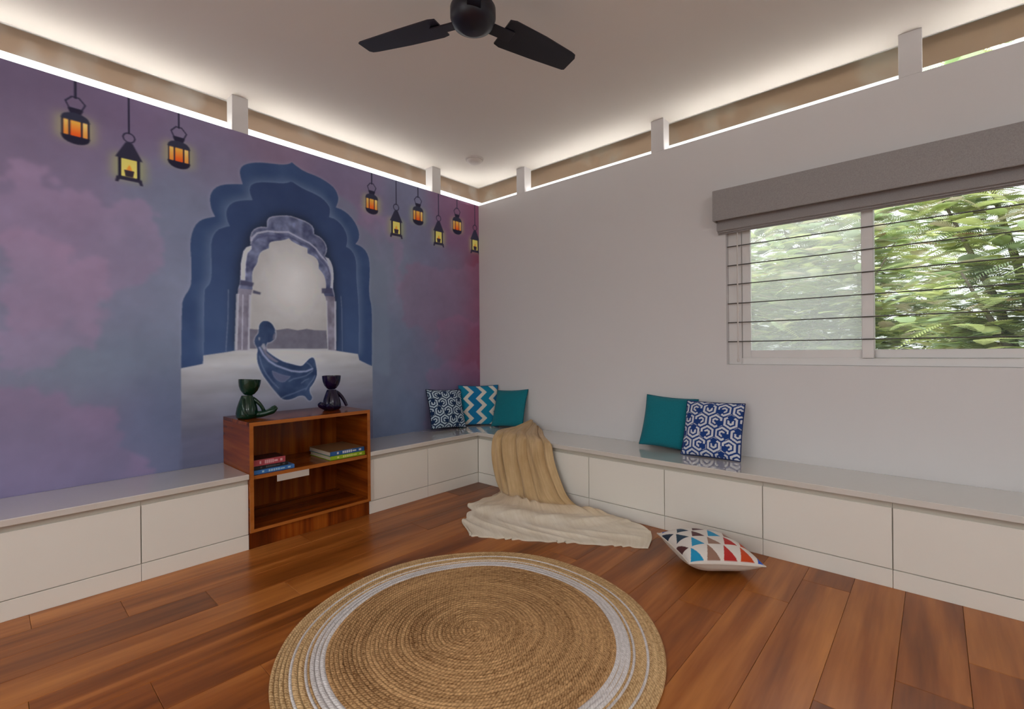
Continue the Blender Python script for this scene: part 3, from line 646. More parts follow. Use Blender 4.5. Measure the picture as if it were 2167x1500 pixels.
# hanging lanterns
INK = C3(30, 27, 46)
def lantern_a(cy, zb):
    P = lambda pts: [(cy + a, zb + b) for a, b in pts]
    window(cy - .17, cy + .17, zb - .12, ZW); ZZw = ZZ[R0:R1, C0:C1]
    body = fill(P([(-.056, .036), (-.056, .134), (.056, .134), (.056, .036)]))
    bowl = fill(P([(-.061, .042)] + [(-.058 * math.cos(t), .037 - .037 * math.sin(t)) for t in np.linspace(0, PI, 14)] + [(.061, .042)]))
    dome = fill(P([(-.061, .128)] + [(-.058 * math.cos(t), .134 + .036 * math.sin(t)) for t in np.linspace(0, PI, 14)] + [(.061, .128)]))
    cap = fill(P([(-.020, .160), (-.032, .190), (-.02, .197), (.02, .197), (.032, .190), (.020, .160)]))
    hnd = stroke(P([(-.026, .192), (-.040, .225), (-.014, .256), (.014, .256), (.040, .225), (.026, .192)]), .006)
    cord = stroke(P([(0, .250), (0, ZW - zb)]), .009)
    m = np.clip(body + bowl + dome + cap + hnd + cord, 0, 1)
    gl = blur(fill(P([(-.078, .02), (-.078, .15), (.078, .15), (.078, .02)])), .035)
    paint(gl, (168, 160, 96), .62)
    paint(m, INK)
    paint(dome, (58, 60, 76), .45)
    for x0, x1, c0, c1 in ((-.050, -.028, (224, 130, 50), (226, 172, 92)), (-.020, .020, (228, 84, 26), (228, 160, 66)), (.028, .050, (224, 140, 62), (228, 182, 108))):
        t = np.clip((ZZw - zb - .05) / .07, 0, 1)[..., None]
        paint(fill(P([(x0, .044), (x0, .127), (x1, .127), (x1, .044)])), C3(*c0) * (1 - t) + C3(*c1) * t)
    full = (slice(R0, R1), slice(C0, C1)); window(); return full, m
def lantern_b(cy, zb):
    P = lambda pts: [(cy + a, zb + b) for a, b in pts]
    window(cy - .17, cy + .17, zb - .12, ZW); ZZw = ZZ[R0:R1, C0:C1]
    frame = fill(P([(-.050, .03), (-.050, .15), (.050, .15), (.050, .03)]))
    foot = fill(P([(-.064, 0), (-.058, .034), (.058, .034), (.064, 0), (.050, .0), (.044, .016), (-.044, .016), (-.050, 0)]))
    roof = fill(P([(-.064, .142), (-.058, .152), (-.016, .236), (.016, .236), (.058, .152), (.064, .142)]))
    ring = stroke(P([(.027 * math.cos(t), .266 + .027 * math.sin(t)) for t in np.linspace(0, 2 * PI, 17)]), .006)
    cord = stroke(P([(0, .290), (0, ZW - zb)]), .008)
    m = np.clip(frame + foot + roof + ring + cord, 0, 1)
    gl = blur(fill(P([(-.075, .02), (-.075, .16), (.075, .16), (.075, .02)])), .035)
    paint(gl, (166, 164, 92), .62)
    paint(m, INK); paint(roof, (62, 58, 76), .4); paint(foot, (72, 60, 84), .3)
    t = np.clip((ZZw - zb - .04) / .1, 0, 1)[..., None]
    paint(fill(P([(-.036, .038), (-.036, .140), (.036, .140), (.036, .038)])), C3(236, 212, 110) * (1 - t) + C3(206, 186, 96) * t)
    paint(blur(fill(P([(-.016, .072), (-.008, .095), (.002, .112), (.010, .094), (.015, .072)])), .003), (232, 140, 56))
    paint(fill(P([(-.024, .076), (-.018, .040), (.018, .040), (.024, .076)])), (52, 40, 50))
    full = (slice(R0, R1), slice(C0, C1)); window(); return full, m
m_lan = [lantern_a(y, 2.312) for y in (-3.053, -2.580, -1.235, -.763, -.294)] + [lantern_b(y, 2.156) for y in (-2.824, -.997, -.526, -.054)]

# --- average 2x2, colours at the grid points, split into background and printed motifs
def half(a): return a.reshape(NZ, SS, NY, SS, *a.shape[2:]).mean(axis=(1, 3))
I = half(np.clip(IMG, 0, 255)); LABL = np.zeros((NZ, NY), np.int16)
LABL[half(m_out) > .5] = 1; LABL[half(m_st) > .5] = 1
LABL[half(m_fig) > .5] = 2
for i, (sl, m) in enumerate(m_lan):
    z_ = np.zeros(SHP, np.float32); z_[sl] = m; LABL[half(z_) > .4] = 3 + i
Ip = np.pad(I, ((1, 1), (1, 1), (0, 0)), mode='edge')
VC = lin((Ip[:-1, :-1] + Ip[1:, :-1] + Ip[:-1, 1:] + Ip[1:, 1:]) / 4).astype(np.float32)      # colours at (NZ+1, NY+1) corners
vy = np.linspace(MY0, MY1, NY + 1); vz = np.linspace(MZ0, MZ1, NZ + 1)
VX = np.stack([np.full((NZ + 1, NY + 1), .003), np.broadcast_to(vy, (NZ + 1, NY + 1)), np.broadcast_to(vz[:, None], (NZ + 1, NY + 1))], -1)
IDX = np.arange((NZ + 1) * (NY + 1)).reshape(NZ + 1, NY + 1)
def cells(mask, step=1):
    r, c = np.nonzero(mask); r = r * step; c = c * step
    r1 = np.minimum(r + step, NZ); c1 = np.minimum(c + step, NY)
    return np.stack([IDX[r, c], IDX[r, c1], IDX[r1, c1], IDX[r1, c]], -1)
def submesh(name, f):
    u, inv = np.unique(f, return_inverse=True)
    return fast_mesh(name, VX.reshape(-1, 3)[u], inv.reshape(-1, 4), VC.reshape(-1, 3)[u])
B = 4; nbz, nby = -(-NZ // B), -(-NY // B)
pad = np.zeros((nbz * B, nby * B), bool); pad[:NZ, :NY] = LABL > 0
edge = np.zeros((nbz * B, nby * B, 3)); edge[:NZ, :NY] = I; edge[NZ:] = edge[NZ - 1]; edge[:, NY:] = edge[:, NY - 1:NY]
eb = edge.reshape(nbz, B, nby, B, 3); rng = (eb.max((1, 3)) - eb.min((1, 3))).max(-1)
blk = pad.reshape(nbz, B, nby, B).any(axis=(1, 3)) | (rng > 7)
for ax in (0, 1):                                    # blocks next to a fine one stay fine too
    e_ = blk.copy(); e_[(slice(1, None), slice(None))[::1 if ax == 0 else -1]] |= blk[(slice(None, -1), slice(None))[::1 if ax == 0 else -1]]; e_[(slice(None, -1), slice(None))[::1 if ax == 0 else -1]] |= blk[(slice(1, None), slice(None))[::1 if ax == 0 else -1]]; blk = e_
big = cells(~blk, B)
finem = np.repeat(np.repeat(blk, B, 0), B, 1)[:NZ, :NY] & (LABL == 0)
mural = obj('mural', submesh('mural', np.concatenate([big, cells(finem)])), M['mural'])
tag(mural, 'purple and blue cloud mural with scalloped archway, seated figure and hanging lanterns', 'mural')
for i in range(1, 12):
    nm = 'printed_arch' if i == 1 else 'printed_figure' if i == 2 else 'printed_lantern'
    o = obj(nm, submesh(nm, cells(LABL == i)), M['mural'], mural)
    if i == 1: o['label'] = 'printed blue scalloped archway opening on a pale sky'
    if i == 2: o['label'] = 'printed dark blue figure sitting with hands round the knees'
del IMG, YY, ZZ, m_lan

# ================================================================= jute rug
RC = (2.05, -2.04); RR = .757
rug = thing('round_rug', 'round braided jute rug with white rings on the wooden floor', 'rug', (RC[0], RC[1], .001))
def rug_mat(name, c0, c1):
    m = bpy.data.materials.new(name); N, L, P = nodes(m)
    uv = N.new('ShaderNodeUVMap'); uv.uv_map = 'braid'
    mp = N.new('ShaderNodeMapping'); mp.inputs['Scale'].default_value = (55, 120, 1); L.new(uv.outputs['UV'], mp.inputs['Vector'])
    n = N.new('ShaderNodeTexNoise'); n.inputs['Scale'].default_value = 1.0; n.inputs['Detail'].default_value = 5; L.new(mp.outputs['Vector'], n.inputs['Vector'])
    mp2 = N.new('ShaderNodeMapping'); mp2.inputs['Scale'].default_value = (1.6, 30, 1); L.new(uv.outputs['UV'], mp2.inputs['Vector'])
    n2 = N.new('ShaderNodeTexNoise'); n2.inputs['Scale'].default_value = 1.0; n2.inputs['Detail'].default_value = 3; L.new(mp2.outputs['Vector'], n2.inputs['Vector'])
    w = N.new('ShaderNodeTexWave'); w.bands_direction = 'DIAGONAL'; w.inputs['Scale'].default_value = 46; w.inputs['Distortion'].default_value = 2.5; w.inputs['Detail'].default_value = 1
    L.new(uv.outputs['UV'], w.inputs['Vector'])
    a = N.new('ShaderNodeMath'); a.operation = 'MULTIPLY_ADD'; a.inputs[1].default_value = .75; L.new(n2.outputs['Fac'], a.inputs[0]); L.new(n.outputs['Fac'], a.inputs[2])
    b2 = N.new('ShaderNodeMath'); b2.operation = 'MULTIPLY_ADD'; b2.inputs[1].default_value = .22; L.new(w.outputs['Fac'], b2.inputs[0]); L.new(a.outputs['Value'], b2.inputs[2])
    r = N.new('ShaderNodeMapRange'); r.inputs['From Min'].default_value = .62; r.inputs['From Max'].default_value = 1.3; L.new(b2.outputs['Value'], r.inputs['Value'])
    mx = N.new('ShaderNodeMix'); mx.data_type = 'RGBA'; mx.inputs[6].default_value = c0; mx.inputs[7].default_value = c1
    L.new(r.outputs['Result'], mx.inputs[0]); L.new(mx.outputs[2], P.inputs['Base Color'])
    P.inputs['Roughness'].default_value = .95; P.inputs['Specular IOR Level'].default_value = .1
    bp = N.new('ShaderNodeBump'); bp.inputs['Strength'].default_value = .9; bp.inputs['Distance'].default_value = .004
    L.new(b2.outputs['Value'], bp.inputs['Height']); L.new(bp.outputs['Normal'], P.inputs['Normal'])
    return m
M['jute'] = rug_mat('golden_jute_braid', rgb(108, 68, 34), rgb(226, 178, 126))
M['jute2'] = rug_mat('pale_jute_braid', rgb(146, 104, 62), rgb(236, 198, 148))
M['cotton'] = rug_mat('white_cotton_braid', rgb(192, 180, 176), rgb(240, 232, 230))
def rug_ring(name, r0, r1, m, braid=.0165, seg=220):
    nb = max(1, int(round((r1 - r0) / braid))); w = (r1 - r0) / nb; pr = []
    for k in range(nb):
        for q in range(6):
            t = q / 6; pr.append((r0 + w * (k + t), .006 + .0045 * math.sin(PI * (t * .94 + .03)) ** .7))
    pr.append((r1, .006 + .001))
    pr = np.array(pr); n = len(pr); th = np.linspace(0, 2 * PI, seg + 1)
    R = pr[:, 0][:, None] * np.ones(seg + 1); A = np.broadcast_to(th, R.shape)
    wob = 1 + .0035 * np.sin(A * 3 + 1) + .003 * np.sin(A * 7 + R * 9)
    z = pr[:, 1][:, None] + .0016 * np.sin(A * 5 + R * 6) + .0016 + .006 * np.exp(-(((R * np.cos(A) - .06) * .8 + (R * np.sin(A) - .10) * .6) / .018) ** 2) * np.exp(-(((R * np.cos(A) - .06) * -.6 + (R * np.sin(A) - .10) * .8) / .12) ** 2)
    P = np.stack([R * wob * np.cos(A), R * wob * np.sin(A), z], -1)
    me = grid_mesh(name, P)
    uvl = me.uv_layers.new(name='braid'); li = np.empty(len(me.loops), np.int32); me.loops.foreach_get('vertex_index', li)
    Rq = r0 + w * (np.floor((R - r0) / w - 1e-6).clip(0, nb - 1) + .5)
    UV = np.stack([A * Rq, R], -1).reshape(-1, 2)[li]; uvl.data.foreach_set('uv', UV.astype(np.float32).ravel())
    o = obj(name, me, m, rug, world=False); return o
rug_ring('jute_centre', .0004, .575, M['jute'])
rug_ring('white_band', .575, .629, M['cotton'], .018)['label'] = 'broad white braided band'
rug_ring('jute_ring', .629, .637, M['jute2'], .008)
rug_ring('white_ring', .637, .647, M['cotton'], .010)['label'] = 'thin white braided line'
rug_ring('jute_ring', .647, .688, M['jute2'])
rug_ring('white_ring', .688, .698, M['cotton'], .010)['label'] = 'thin white braided line'
rug_ring('jute_ring', .698, RR, M['jute2'])
MB().lathe([(RR - .002, .0), (RR + .003, .003), (RR - .001, .0075)], 120).build('rug_edge', M['jute2'], rug, smooth=60, world=False)

# ================================================================= cushions
def pat_teal(u, v):
    c = lin((14, 122, 136)); n = np.random.default_rng(3).random(u.shape) * .16 + .92
    return c[None, None] * n[..., None]
def pat_hex(u, v, blue=(24, 62, 128), white=(226, 228, 232), s=.23):
    """interlocking open hexagon rings"""
    x = (u + 1.07) / s; y = (v + 1.03) / s; h = math.sqrt(3)
    best = np.full(u.shape, 9e9); dx = np.zeros(u.shape); dy = np.zeros(u.shape); cid = np.zeros(u.shape, int)
    for ox, oy in ((0, 0), (.5 * h, 1.5)):
        gx = np.round((x - ox) / h); gy = np.round((y - oy) / 3.0)
        ex = x - ox - gx * h; ey = y - oy - gy * 3.0; d = ex * ex + ey * ey; k = d < best
        best = np.where(k, d, best); dx = np.where(k, ex, dx); dy = np.where(k, ey, dy)
        cid = np.where(k, (gx * 1 + gy * 2 + (1 if oy else 0) * 1).astype(int), cid)
    hd = np.maximum(np.abs(dx), np.maximum(np.abs(.5 * dx + dy * h / 2), np.abs(.5 * dx - dy * h / 2))) / (h / 2)
    ang = np.degrees(np.arctan2(dy, dx)); gap = (cid % 3) * 120 + 90
    da = np.abs((ang - gap + 180) % 360 - 180)
    k = ((hd > .62) & (hd < .88) & (da > 34)) | ((hd > .16) & (hd < .40) & (da > 50)) | ((hd > .96) & (da < 30) & (hd < 1.0))
    return np.where(k[..., None], lin(white), lin(blue))
def pat_chev(u, v):
    t = (u + 1) * .95 + np.abs(((v + 1) * 1.52) % 1.0 - .5) * .62 + .10
    k = (t * 1.62) % 1.0 < .36; e = lin((226, 218, 206)); c = np.where((((t * 1.62) // 1) % 2 == 0)[..., None], lin((6, 134, 170)), lin((10, 120, 172)))
    return np.where(k[..., None], e, c)
def pat_tri(u, v):
    pal = [lin(c) for c in ((30, 150, 196), (206, 72, 26), (20, 56, 80), (156, 118, 100), (34, 86, 196), (84, 36, 38), (190, 44, 40), (20, 40, 64))]
    n = 4.5; x = (u + 1) / 2 * n; y = (v + 1) / 2 * n; iy = np.floor(y); fy = y - iy; xs = x + (iy % 2) * .5; ix = np.floor(xs); fx = xs - ix
    k = (np.abs(fx - .5) < (1 - fy) * .5 * .86 - .01) & (fy > .06) & (fy < .94)
    out = np.broadcast_to(lin((232, 222, 214)), u.shape + (3,)).copy()
    ci = ((ix * 3 + iy * 5) % 8).astype(int)
    for i, c in enumerate(pal): out[k & (ci == i)] = c
    return out
def pat_plain(c):
    return lambda u, v: np.broadcast_to(lin(c), u.shape + (3,)).copy()
def cushion(label, size, thick, loc, rot, front, back, edge_c, n=120, group='scatter cushions', pinch=.035, sag=0.0):
    t = thing('cushion', label, 'cushion', loc, group)
    t.rotation_mode = 'XYZ'; t.rotation_euler = rot
    g = np.linspace(-1, 1, n)
    def face(sgn, pat, nn, nm):
        g = np.linspace(-1, 1, nn); U, V = np.meshgrid(g, g)
        bow = 1 - pinch * (1 - U ** 2) * 0 ; px = U * (1 - pinch * 1.6 * (1 - V ** 2) * np.abs(U) ** 3); py = V * (1 - pinch * 1.6 * (1 - U ** 2) * np.abs(V) ** 3)
        tk = ((1 - np.abs(U) ** 2.6) * (1 - np.abs(V) ** 2.6)) ** .55
        wr = 1 + .03 * np.sin(U * 5 + V * 3) + .02 * np.sin(V * 9 - U * 4)
        zz = sgn * thick / 2 * tk * wr
        zz = zz - sag * (U ** 2) * .5
        P = np.stack([px * size / 2, py * size / 2, zz], -1)
        c = pat(U if sgn > 0 else -U, V)
        if sgn < 0: P = P[:, ::-1]; c = c[:, ::-1]
        return obj(nm, grid_mesh(nm, P, cols=c), M['print'], t, world=False)
    face(1, front, n, 'front_cover'); face(-1, back, 40, 'back_cover')
    pts = []
    for a, b in (((-1, -1), (1, -1)), ((1, -1), (1, 1)), ((1, 1), (-1, 1)), ((-1, 1), (-1, -1))):
        for k in range(16):
            w = k / 16; u = a[0] + (b[0] - a[0]) * w; v = a[1] + (b[1] - a[1]) * w
            pts.append((u * (1 - pinch * 1.6 * (1 - v * v) * abs(u) ** 3) * size / 2, v * (1 - pinch * 1.6 * (1 - u * u) * abs(v) ** 3) * size / 2, -sag * u * u * .5))
    MB().tube(pts, .0042, 8, True).build('seam_piping', mat('piping', rgb(*edge_c), .85), t, smooth=60, world=False)
    return t
def lean(facing, tilt, roll=0.0):
    """cushion standing on its lower edge: front towards compass angle 'facing' (radians from +x), leaning back by tilt"""
    f = Vector((math.cos(facing), math.sin(facing), 0)); r = Vector((0, 0, 1)).cross(f)
    n = f * math.cos(tilt) + Vector((0, 0, 1)) * math.sin(tilt); up = n.cross(r)
    r2 = r * math.cos(roll) + up * math.sin(roll); up2 = n.cross(r2)
    return Matrix((r2, up2, n)).transposed().to_euler('XYZ'), up2, n
def stand(label, size, thick, bx, by, facing, tilt, front, back, edge_c, roll=0.0, zb=.45, **k):
    e, up, n = lean(math.radians(facing), math.radians(tilt), math.radians(roll))
    c = Vector((bx, by, zb + .004)) + up * size / 2
    if roll: c.z = zb + .004 + size / 2 * math.cos(math.radians(tilt)) * (abs(math.cos(math.radians(roll))) + abs(math.sin(math.radians(roll))))
    return cushion(label, size, thick, c, e, front, back, edge_c, **k)
NAVY = (16, 30, 56)
hexn = lambda u, v: pat_hex(u, v, (14, 44, 84), (196, 214, 226), .285)
hexb = lambda u, v: pat_hex(u, v, (24, 62, 132), (226, 226, 232), .285)
stand('navy cushion with white hexagon maze print leaning on the mural', .37, .12, .165, -.555, -8, 20, hexn, pat_plain(NAVY), NAVY, roll=-3)
stand('turquoise and cream zigzag cushion in the bench corner', .385, .085, .200, -.215, -42, 10, pat_chev, pat_plain((20, 90, 120)), (14, 92, 130))
stand('plain teal cushion next to the zigzag cushion in the corner', .355, .11, .515, -.160, -84, 22, pat_teal, pat_teal, (10, 96, 110), roll=4)
stand('plain teal cushion below the window wall, behind the maze-print one', .375, .12, 2.035, -.145, -84, 19, pat_teal, pat_teal, (10, 96, 110), roll=-3)
stand('royal blue cushion with white hexagon maze print under the window wall', .375, .12, 2.375, -.215, -88, 20, hexb, pat_plain((28, 60, 130)), (20, 44, 100), pinch=.02)
fc_rot = Matrix.Rotation(math.radians(-4), 3, 'X') @ Matrix.Rotation(math.radians(3), 3, 'Y') @ Matrix.Rotation(math.radians(47), 3, 'Z')
cushion('white cushion with coloured triangle print lying on the floor', .40, .155, (2.560, -.785, .085), fc_rot.to_euler('XYZ'), pat_tri, pat_plain((226, 214, 200)), (226, 214, 202), n=140, pinch=.03)

# ================================================================= beige throw
M['throw'] = bpy.data.materials.new('beige_woven_throw'); N, L, P = nodes(M['throw'])
_tc = N.new('ShaderNodeTexCoord'); _uv = N.new('ShaderNodeUVMap'); _uv.uv_map = 'cloth'
_n = N.new('ShaderNodeTexNoise'); _n.inputs['Scale'].default_value = 9; _n.inputs['Detail'].default_value = 6; L.new(_uv.outputs['UV'], _n.inputs['Vector'])
_mp = N.new('ShaderNodeMapping'); _mp.inputs['Scale'].default_value = (60, 9, 1); L.new(_uv.outputs['UV'], _mp.inputs['Vector'])
_n2 = N.new('ShaderNodeTexNoise'); _n2.inputs['Scale'].default_value = 1; _n2.inputs['Detail'].default_value = 4; L.new(_mp.outputs['Vector'], _n2.inputs['Vector'])
_a = N.new('ShaderNodeMath'); _a.operation = 'MULTIPLY_ADD'; _a.inputs[1].default_value = .6; L.new(_n2.outputs['Fac'], _a.inputs[0]); L.new(_n.outputs['Fac'], _a.inputs[2])
_r = N.new('ShaderNodeMapRange'); _r.inputs['From Min'].default_value = .5; _r.inputs['From Max'].default_value = 1.1; L.new(_a.outputs['Value'], _r.inputs['Value'])
_sx = N.new('ShaderNodeSeparateXYZ'); L.new(_uv.outputs['UV'], _sx.inputs['Vector'])
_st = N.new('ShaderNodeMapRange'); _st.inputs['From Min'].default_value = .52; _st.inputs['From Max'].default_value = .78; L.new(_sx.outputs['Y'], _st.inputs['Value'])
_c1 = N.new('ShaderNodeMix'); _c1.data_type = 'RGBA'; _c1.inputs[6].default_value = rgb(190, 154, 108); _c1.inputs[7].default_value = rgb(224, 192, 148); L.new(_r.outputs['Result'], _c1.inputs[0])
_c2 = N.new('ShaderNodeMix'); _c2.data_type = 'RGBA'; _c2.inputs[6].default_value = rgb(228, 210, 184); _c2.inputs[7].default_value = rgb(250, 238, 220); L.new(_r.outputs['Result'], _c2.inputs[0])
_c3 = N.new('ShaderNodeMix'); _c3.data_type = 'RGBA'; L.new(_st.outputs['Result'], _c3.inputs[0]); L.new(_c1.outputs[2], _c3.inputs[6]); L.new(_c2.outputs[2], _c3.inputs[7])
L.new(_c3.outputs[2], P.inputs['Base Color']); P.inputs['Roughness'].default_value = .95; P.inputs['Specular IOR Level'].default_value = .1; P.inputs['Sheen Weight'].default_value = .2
_mp3 = N.new('ShaderNodeMapping'); _mp3.inputs['Scale'].default_value = (240, 240, 1); L.new(_uv.outputs['UV'], _mp3.inputs['Vector'])
_n3 = N.new('ShaderNodeTexNoise'); _n3.inputs['Scale'].default_value = 1; L.new(_mp3.outputs['Vector'], _n3.inputs['Vector'])
_b = N.new('ShaderNodeBump'); _b.inputs['Strength'].default_value = .45; _b.inputs['Distance'].default_value = .004; L.new(_n3.outputs['Fac'], _b.inputs['Height']); L.new(_b.outputs['Normal'], P.inputs['Normal'])

ROWS = [  # (x, y, z) control points of successive lines across the cloth, from the wall to the front hem
    [(.705, -.055, .47), (.725, -.055, .52), (.76, -.06, .50), (.82, -.065, .465)],
    [(.700, -.14, .468), (.745, -.14, .505), (.82, -.14, .49), (.93, -.15, .465)],
    [(.695, -.29, .466), (.78, -.29, .488), (.92, -.29, .482), (1.07, -.31, .465)],
    [(.68, -.42, .465), (.83, -.42, .480), (1.01, -.42, .476), (1.20, -.43, .465)],
    [(.69, -.484, .461), (.87, -.486, .474), (1.08, -.486, .470), (1.27, -.486, .461)],
    [(.70, -.505, .435), (.88, -.515, .440), (1.10, -.515, .440), (1.30, -.504, .435)],
    [(.715, -.512, .33), (.90, -.53, .33), (1.13, -.535, .33), (1.33, -.512, .33)],
    [(.735, -.518, .20), (.93, -.545, .20), (1.18, -.555, .20), (1.39, -.518, .20)],
    [(.765, -.53, .09), (.97, -.575, .085), (1.24, -.59, .08), (1.47, -.53, .085)],
    [(.81, -.56, .025), (1.02, -.63, .03), (1.32, -.64, .035), (1.60, -.54, .03)],
    [(.85, -.63, .014), (1.08, -.70, .045), (1.42, -.68, .050), (1.72, -.535, .050)],
    [(.86, -.80, .014), (1.13, -.80, .018), (1.50, -.73, .022), (1.83, -.53, .03)],
    [(.885, -.98, .022), (1.18, -.92, .040), (1.58, -.79, .040), (1.93, -.53, .030)],
    [(.960, -1.040, .008), (1.27, -1.00, .008), (1.66, -.84, .010), (2.02, -.53, .020)],
    [(1.03, -1.15, .008), (1.36, -1.07, .012), (1.75, -.90, .014), (2.11, -.57, .020)],
    [(1.11, -1.25, .008), (1.46, -1.13, .009), (1.84, -.94, .010), (2.18, -.66, .010)],
    [(1.30, -1.355, .007), (1.57, -1.205, .007), (1.92, -.985, .007), (2.225, -.80, .007)]]
def catmull(P, t):
    P = np.asarray(P, float); n = len(P); s = np.clip(t, 0, 1) * (n - 1); i = np.minimum(s.astype(int), n - 2); f = (s - i)[..., None]
    p0 = P[np.maximum(i - 1, 0)]; p1 = P[i]; p2 = P[i + 1]; p3 = P[np.minimum(i + 2, n - 1)]
    return .5 * (2 * p1 + (p2 - p0) * f + (2 * p0 - 5 * p1 + 4 * p2 - p3) * f ** 2 + (3 * p1 - p0 - 3 * p2 + p3) * f ** 3)
NU, NV = 170, 260
A = np.stack([catmull(r, np.linspace(0, 1, NU)) for r in ROWS], 0)              # rows x NU x 3
TH = np.stack([catmull(A[:, j], np.linspace(0, 1, NV)) for j in range(NU)], 1)   # NV x NU x 3
uu = np.linspace(0, 1, NU)[None, :]; vv = np.linspace(0, 1, NV)[:, None]
sr = vv * (len(ROWS) - 1)
hang = np.exp(-((sr - 6.3) / 2.6) ** 2); flo = 1 / (1 + np.exp(-(sr - 9.6) * 2)); top = 1 / (1 + np.exp((sr - 4.2) * 3))
warp = uu + .05 * np.sin(vv * 7 + 1) + .10 * (vv - .3)
ww = warp + .035 * np.sin(warp * 23)
fold = np.abs(np.sin(PI * (ww * 4.4 + .15))) ** .42 * (1 - .40 * uu)
fold2 = np.sin(2 * PI * (warp * 9 + .4 * np.sin(vv * 11)))
edge_f = np.clip(np.minimum(uu, 1 - uu) * 12, 0.15, 1)
TH[..., 1] -= hang * (fold * .088 + fold2 * .004) * edge_f
TH[..., 2] += top * (fold * .030 + .003 * fold2) * edge_f
rip = np.sin(vv * 62 + 3.5 * np.sin(uu * 7) + 1.5 * np.sin(uu * 17)) * .5 + .5
rip2 = np.sin(uu * 31 + 6 * np.sin(vv * 17)) * .5 + .5
cz = np.clip((16 - sr) / 1.2, 0, 1)
TH[..., 2] += flo * cz * (.006 * rip * (.3 + .7 * np.sin(uu * 9 + 2) ** 2) + .007 * rip2 ** 3)
crump = np.exp(-((sr - 9.8) / 1.0) ** 2)
TH[..., 2] += crump * .020 * (np.sin(uu * 44 + 3 * np.sin(uu * 13)) * .5 + .5) * edge_f
hem = np.clip((sr - 15.2) / .8, 0, 1)
TH[..., 1] += hem * .010 * np.sin(uu * 70 + 4 * np.sin(uu * 23)); TH[..., 0] += np.clip((sr - 8) / 4, 0, 1) * (uu < .03) * .012 * np.sin(vv * 80)
TH[..., 2] = np.maximum(TH[..., 2], .006)
me = grid_mesh('throw_blanket', TH)
uvl = me.uv_layers.new(name='cloth'); li = np.empty(len(me.loops), np.int32); me.loops.foreach_get('vertex_index', li)
UV = np.stack([np.broadcast_to(uu, (NV, NU)), np.broadcast_to(vv, (NV, NU))], -1).reshape(-1, 2)[li]; uvl.data.foreach_set('uv', UV.astype(np.float32).ravel())
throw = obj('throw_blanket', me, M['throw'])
sm = throw.modifiers.new('thickness', 'SOLIDIFY'); sm.thickness = .007; sm.offset = 1
tag(throw, 'beige woven throw draped over the bench and spread on the floor', 'blanket')

# ================================================================= ceramic figures on the bookshelf
M['green_glaze'] = mat('dark_green_glaze', rgb(4, 46, 29), .13, .45, coat=.2, noise=.25, nscale=30)
M['purple_glaze'] = mat('dark_purple_glaze', rgb(22, 10, 48), .13, .45, coat=.2, noise=.25, nscale=30)
M['soil'] = mat('bowl_inside', rgb(14, 16, 16), .6)
def figure(label, loc, rz, mm, legs, arms, lean_=0.0):
    t = thing('seated_figure_planter', label, 'figurine', loc, 'ceramic planters on the bookshelf', (0, 0, rz))
    MB().lathe([(.0, .004), (.05, .0), (.062, .012), (.064, .035), (.058, .07), (.047, .105), (.036, .135), (.031, .146), (.0, .146)], 36).build('torso', mm, t, smooth=50, world=False)
    hd = MB().lathe([(.0, .147), (.022, .148), (.034, .156), (.050, .178), (.059, .202), (.063, .228), (.064, .246), (.0605, .246), (.056, .222), (.046, .196), (.028, .176), (.0, .172)], 40)
    o = hd.build('head_bowl', mm, t, smooth=50, world=False); o.rotation_euler = (lean_, 0, 0)
    for pts, rad in legs: MB().tube(pts, rad, 14).build('leg', mm, t, smooth=60, world=False)
    for pts, rad in arms: MB().tube(pts, rad, 12).build('arm', mm, t, smooth=60, world=False)
    return t
def bez(a, b, c, n=9): return [tuple((1 - s) ** 2 * np.array(a) + 2 * s * (1 - s) * np.array(b) + s * s * np.array(c)) for s in np.linspace(0, 1, n)]
foot = [.024, .022, .021, .020, .019, .019, .020, .021, .015]
foot2 = [.022, .020, .019, .018, .018, .018, .019, .020, .014]
figure('dark green glazed seated figure planter, left on the bookshelf', (.24, -2.285, .7535), 0, M['green_glaze'],
       [(bez((.02, .03, .024), (.06, .10, .016), (.055, .155, .062)), foot), (bez((.0, .035, .022), (.075, .085, .020), (.085, .135, .050)), foot2)],
       [(bez((.01, .03, .125), (.045, .075, .085), (.035, .090, .030)), [.013, .013, .012, .012, .011, .011, .011, .012, .010]), (bez((.025, -.03, .125), (.06, -.05, .07), (.055, -.02, .020)), [.013, .013, .012, .012, .011, .011, .011, .012, .010])], math.radians(-4))
figure('dark purple glazed seated figure planter, right on the bookshelf', (.245, -1.725, .7535), 0, M['purple_glaze'],
       [(bez((.02, -.03, .024), (.05, -.08, .016), (.05, -.115, .058)), foot), (bez((.03, -.01, .024), (.08, -.04, .018), (.09, -.075, .046)), foot2)],
       [(bez((.0, .030, .128), (.01, .075, .105), (.03, .100, .022)), [.014, .014, .014, .013, .013, .012, .012, .012, .010]), (bez((.02, -.03, .125), (.05, -.06, .08), (.05, -.06, .030)), [.013, .013, .012, .012, .011, .011, .011, .012, .010])])

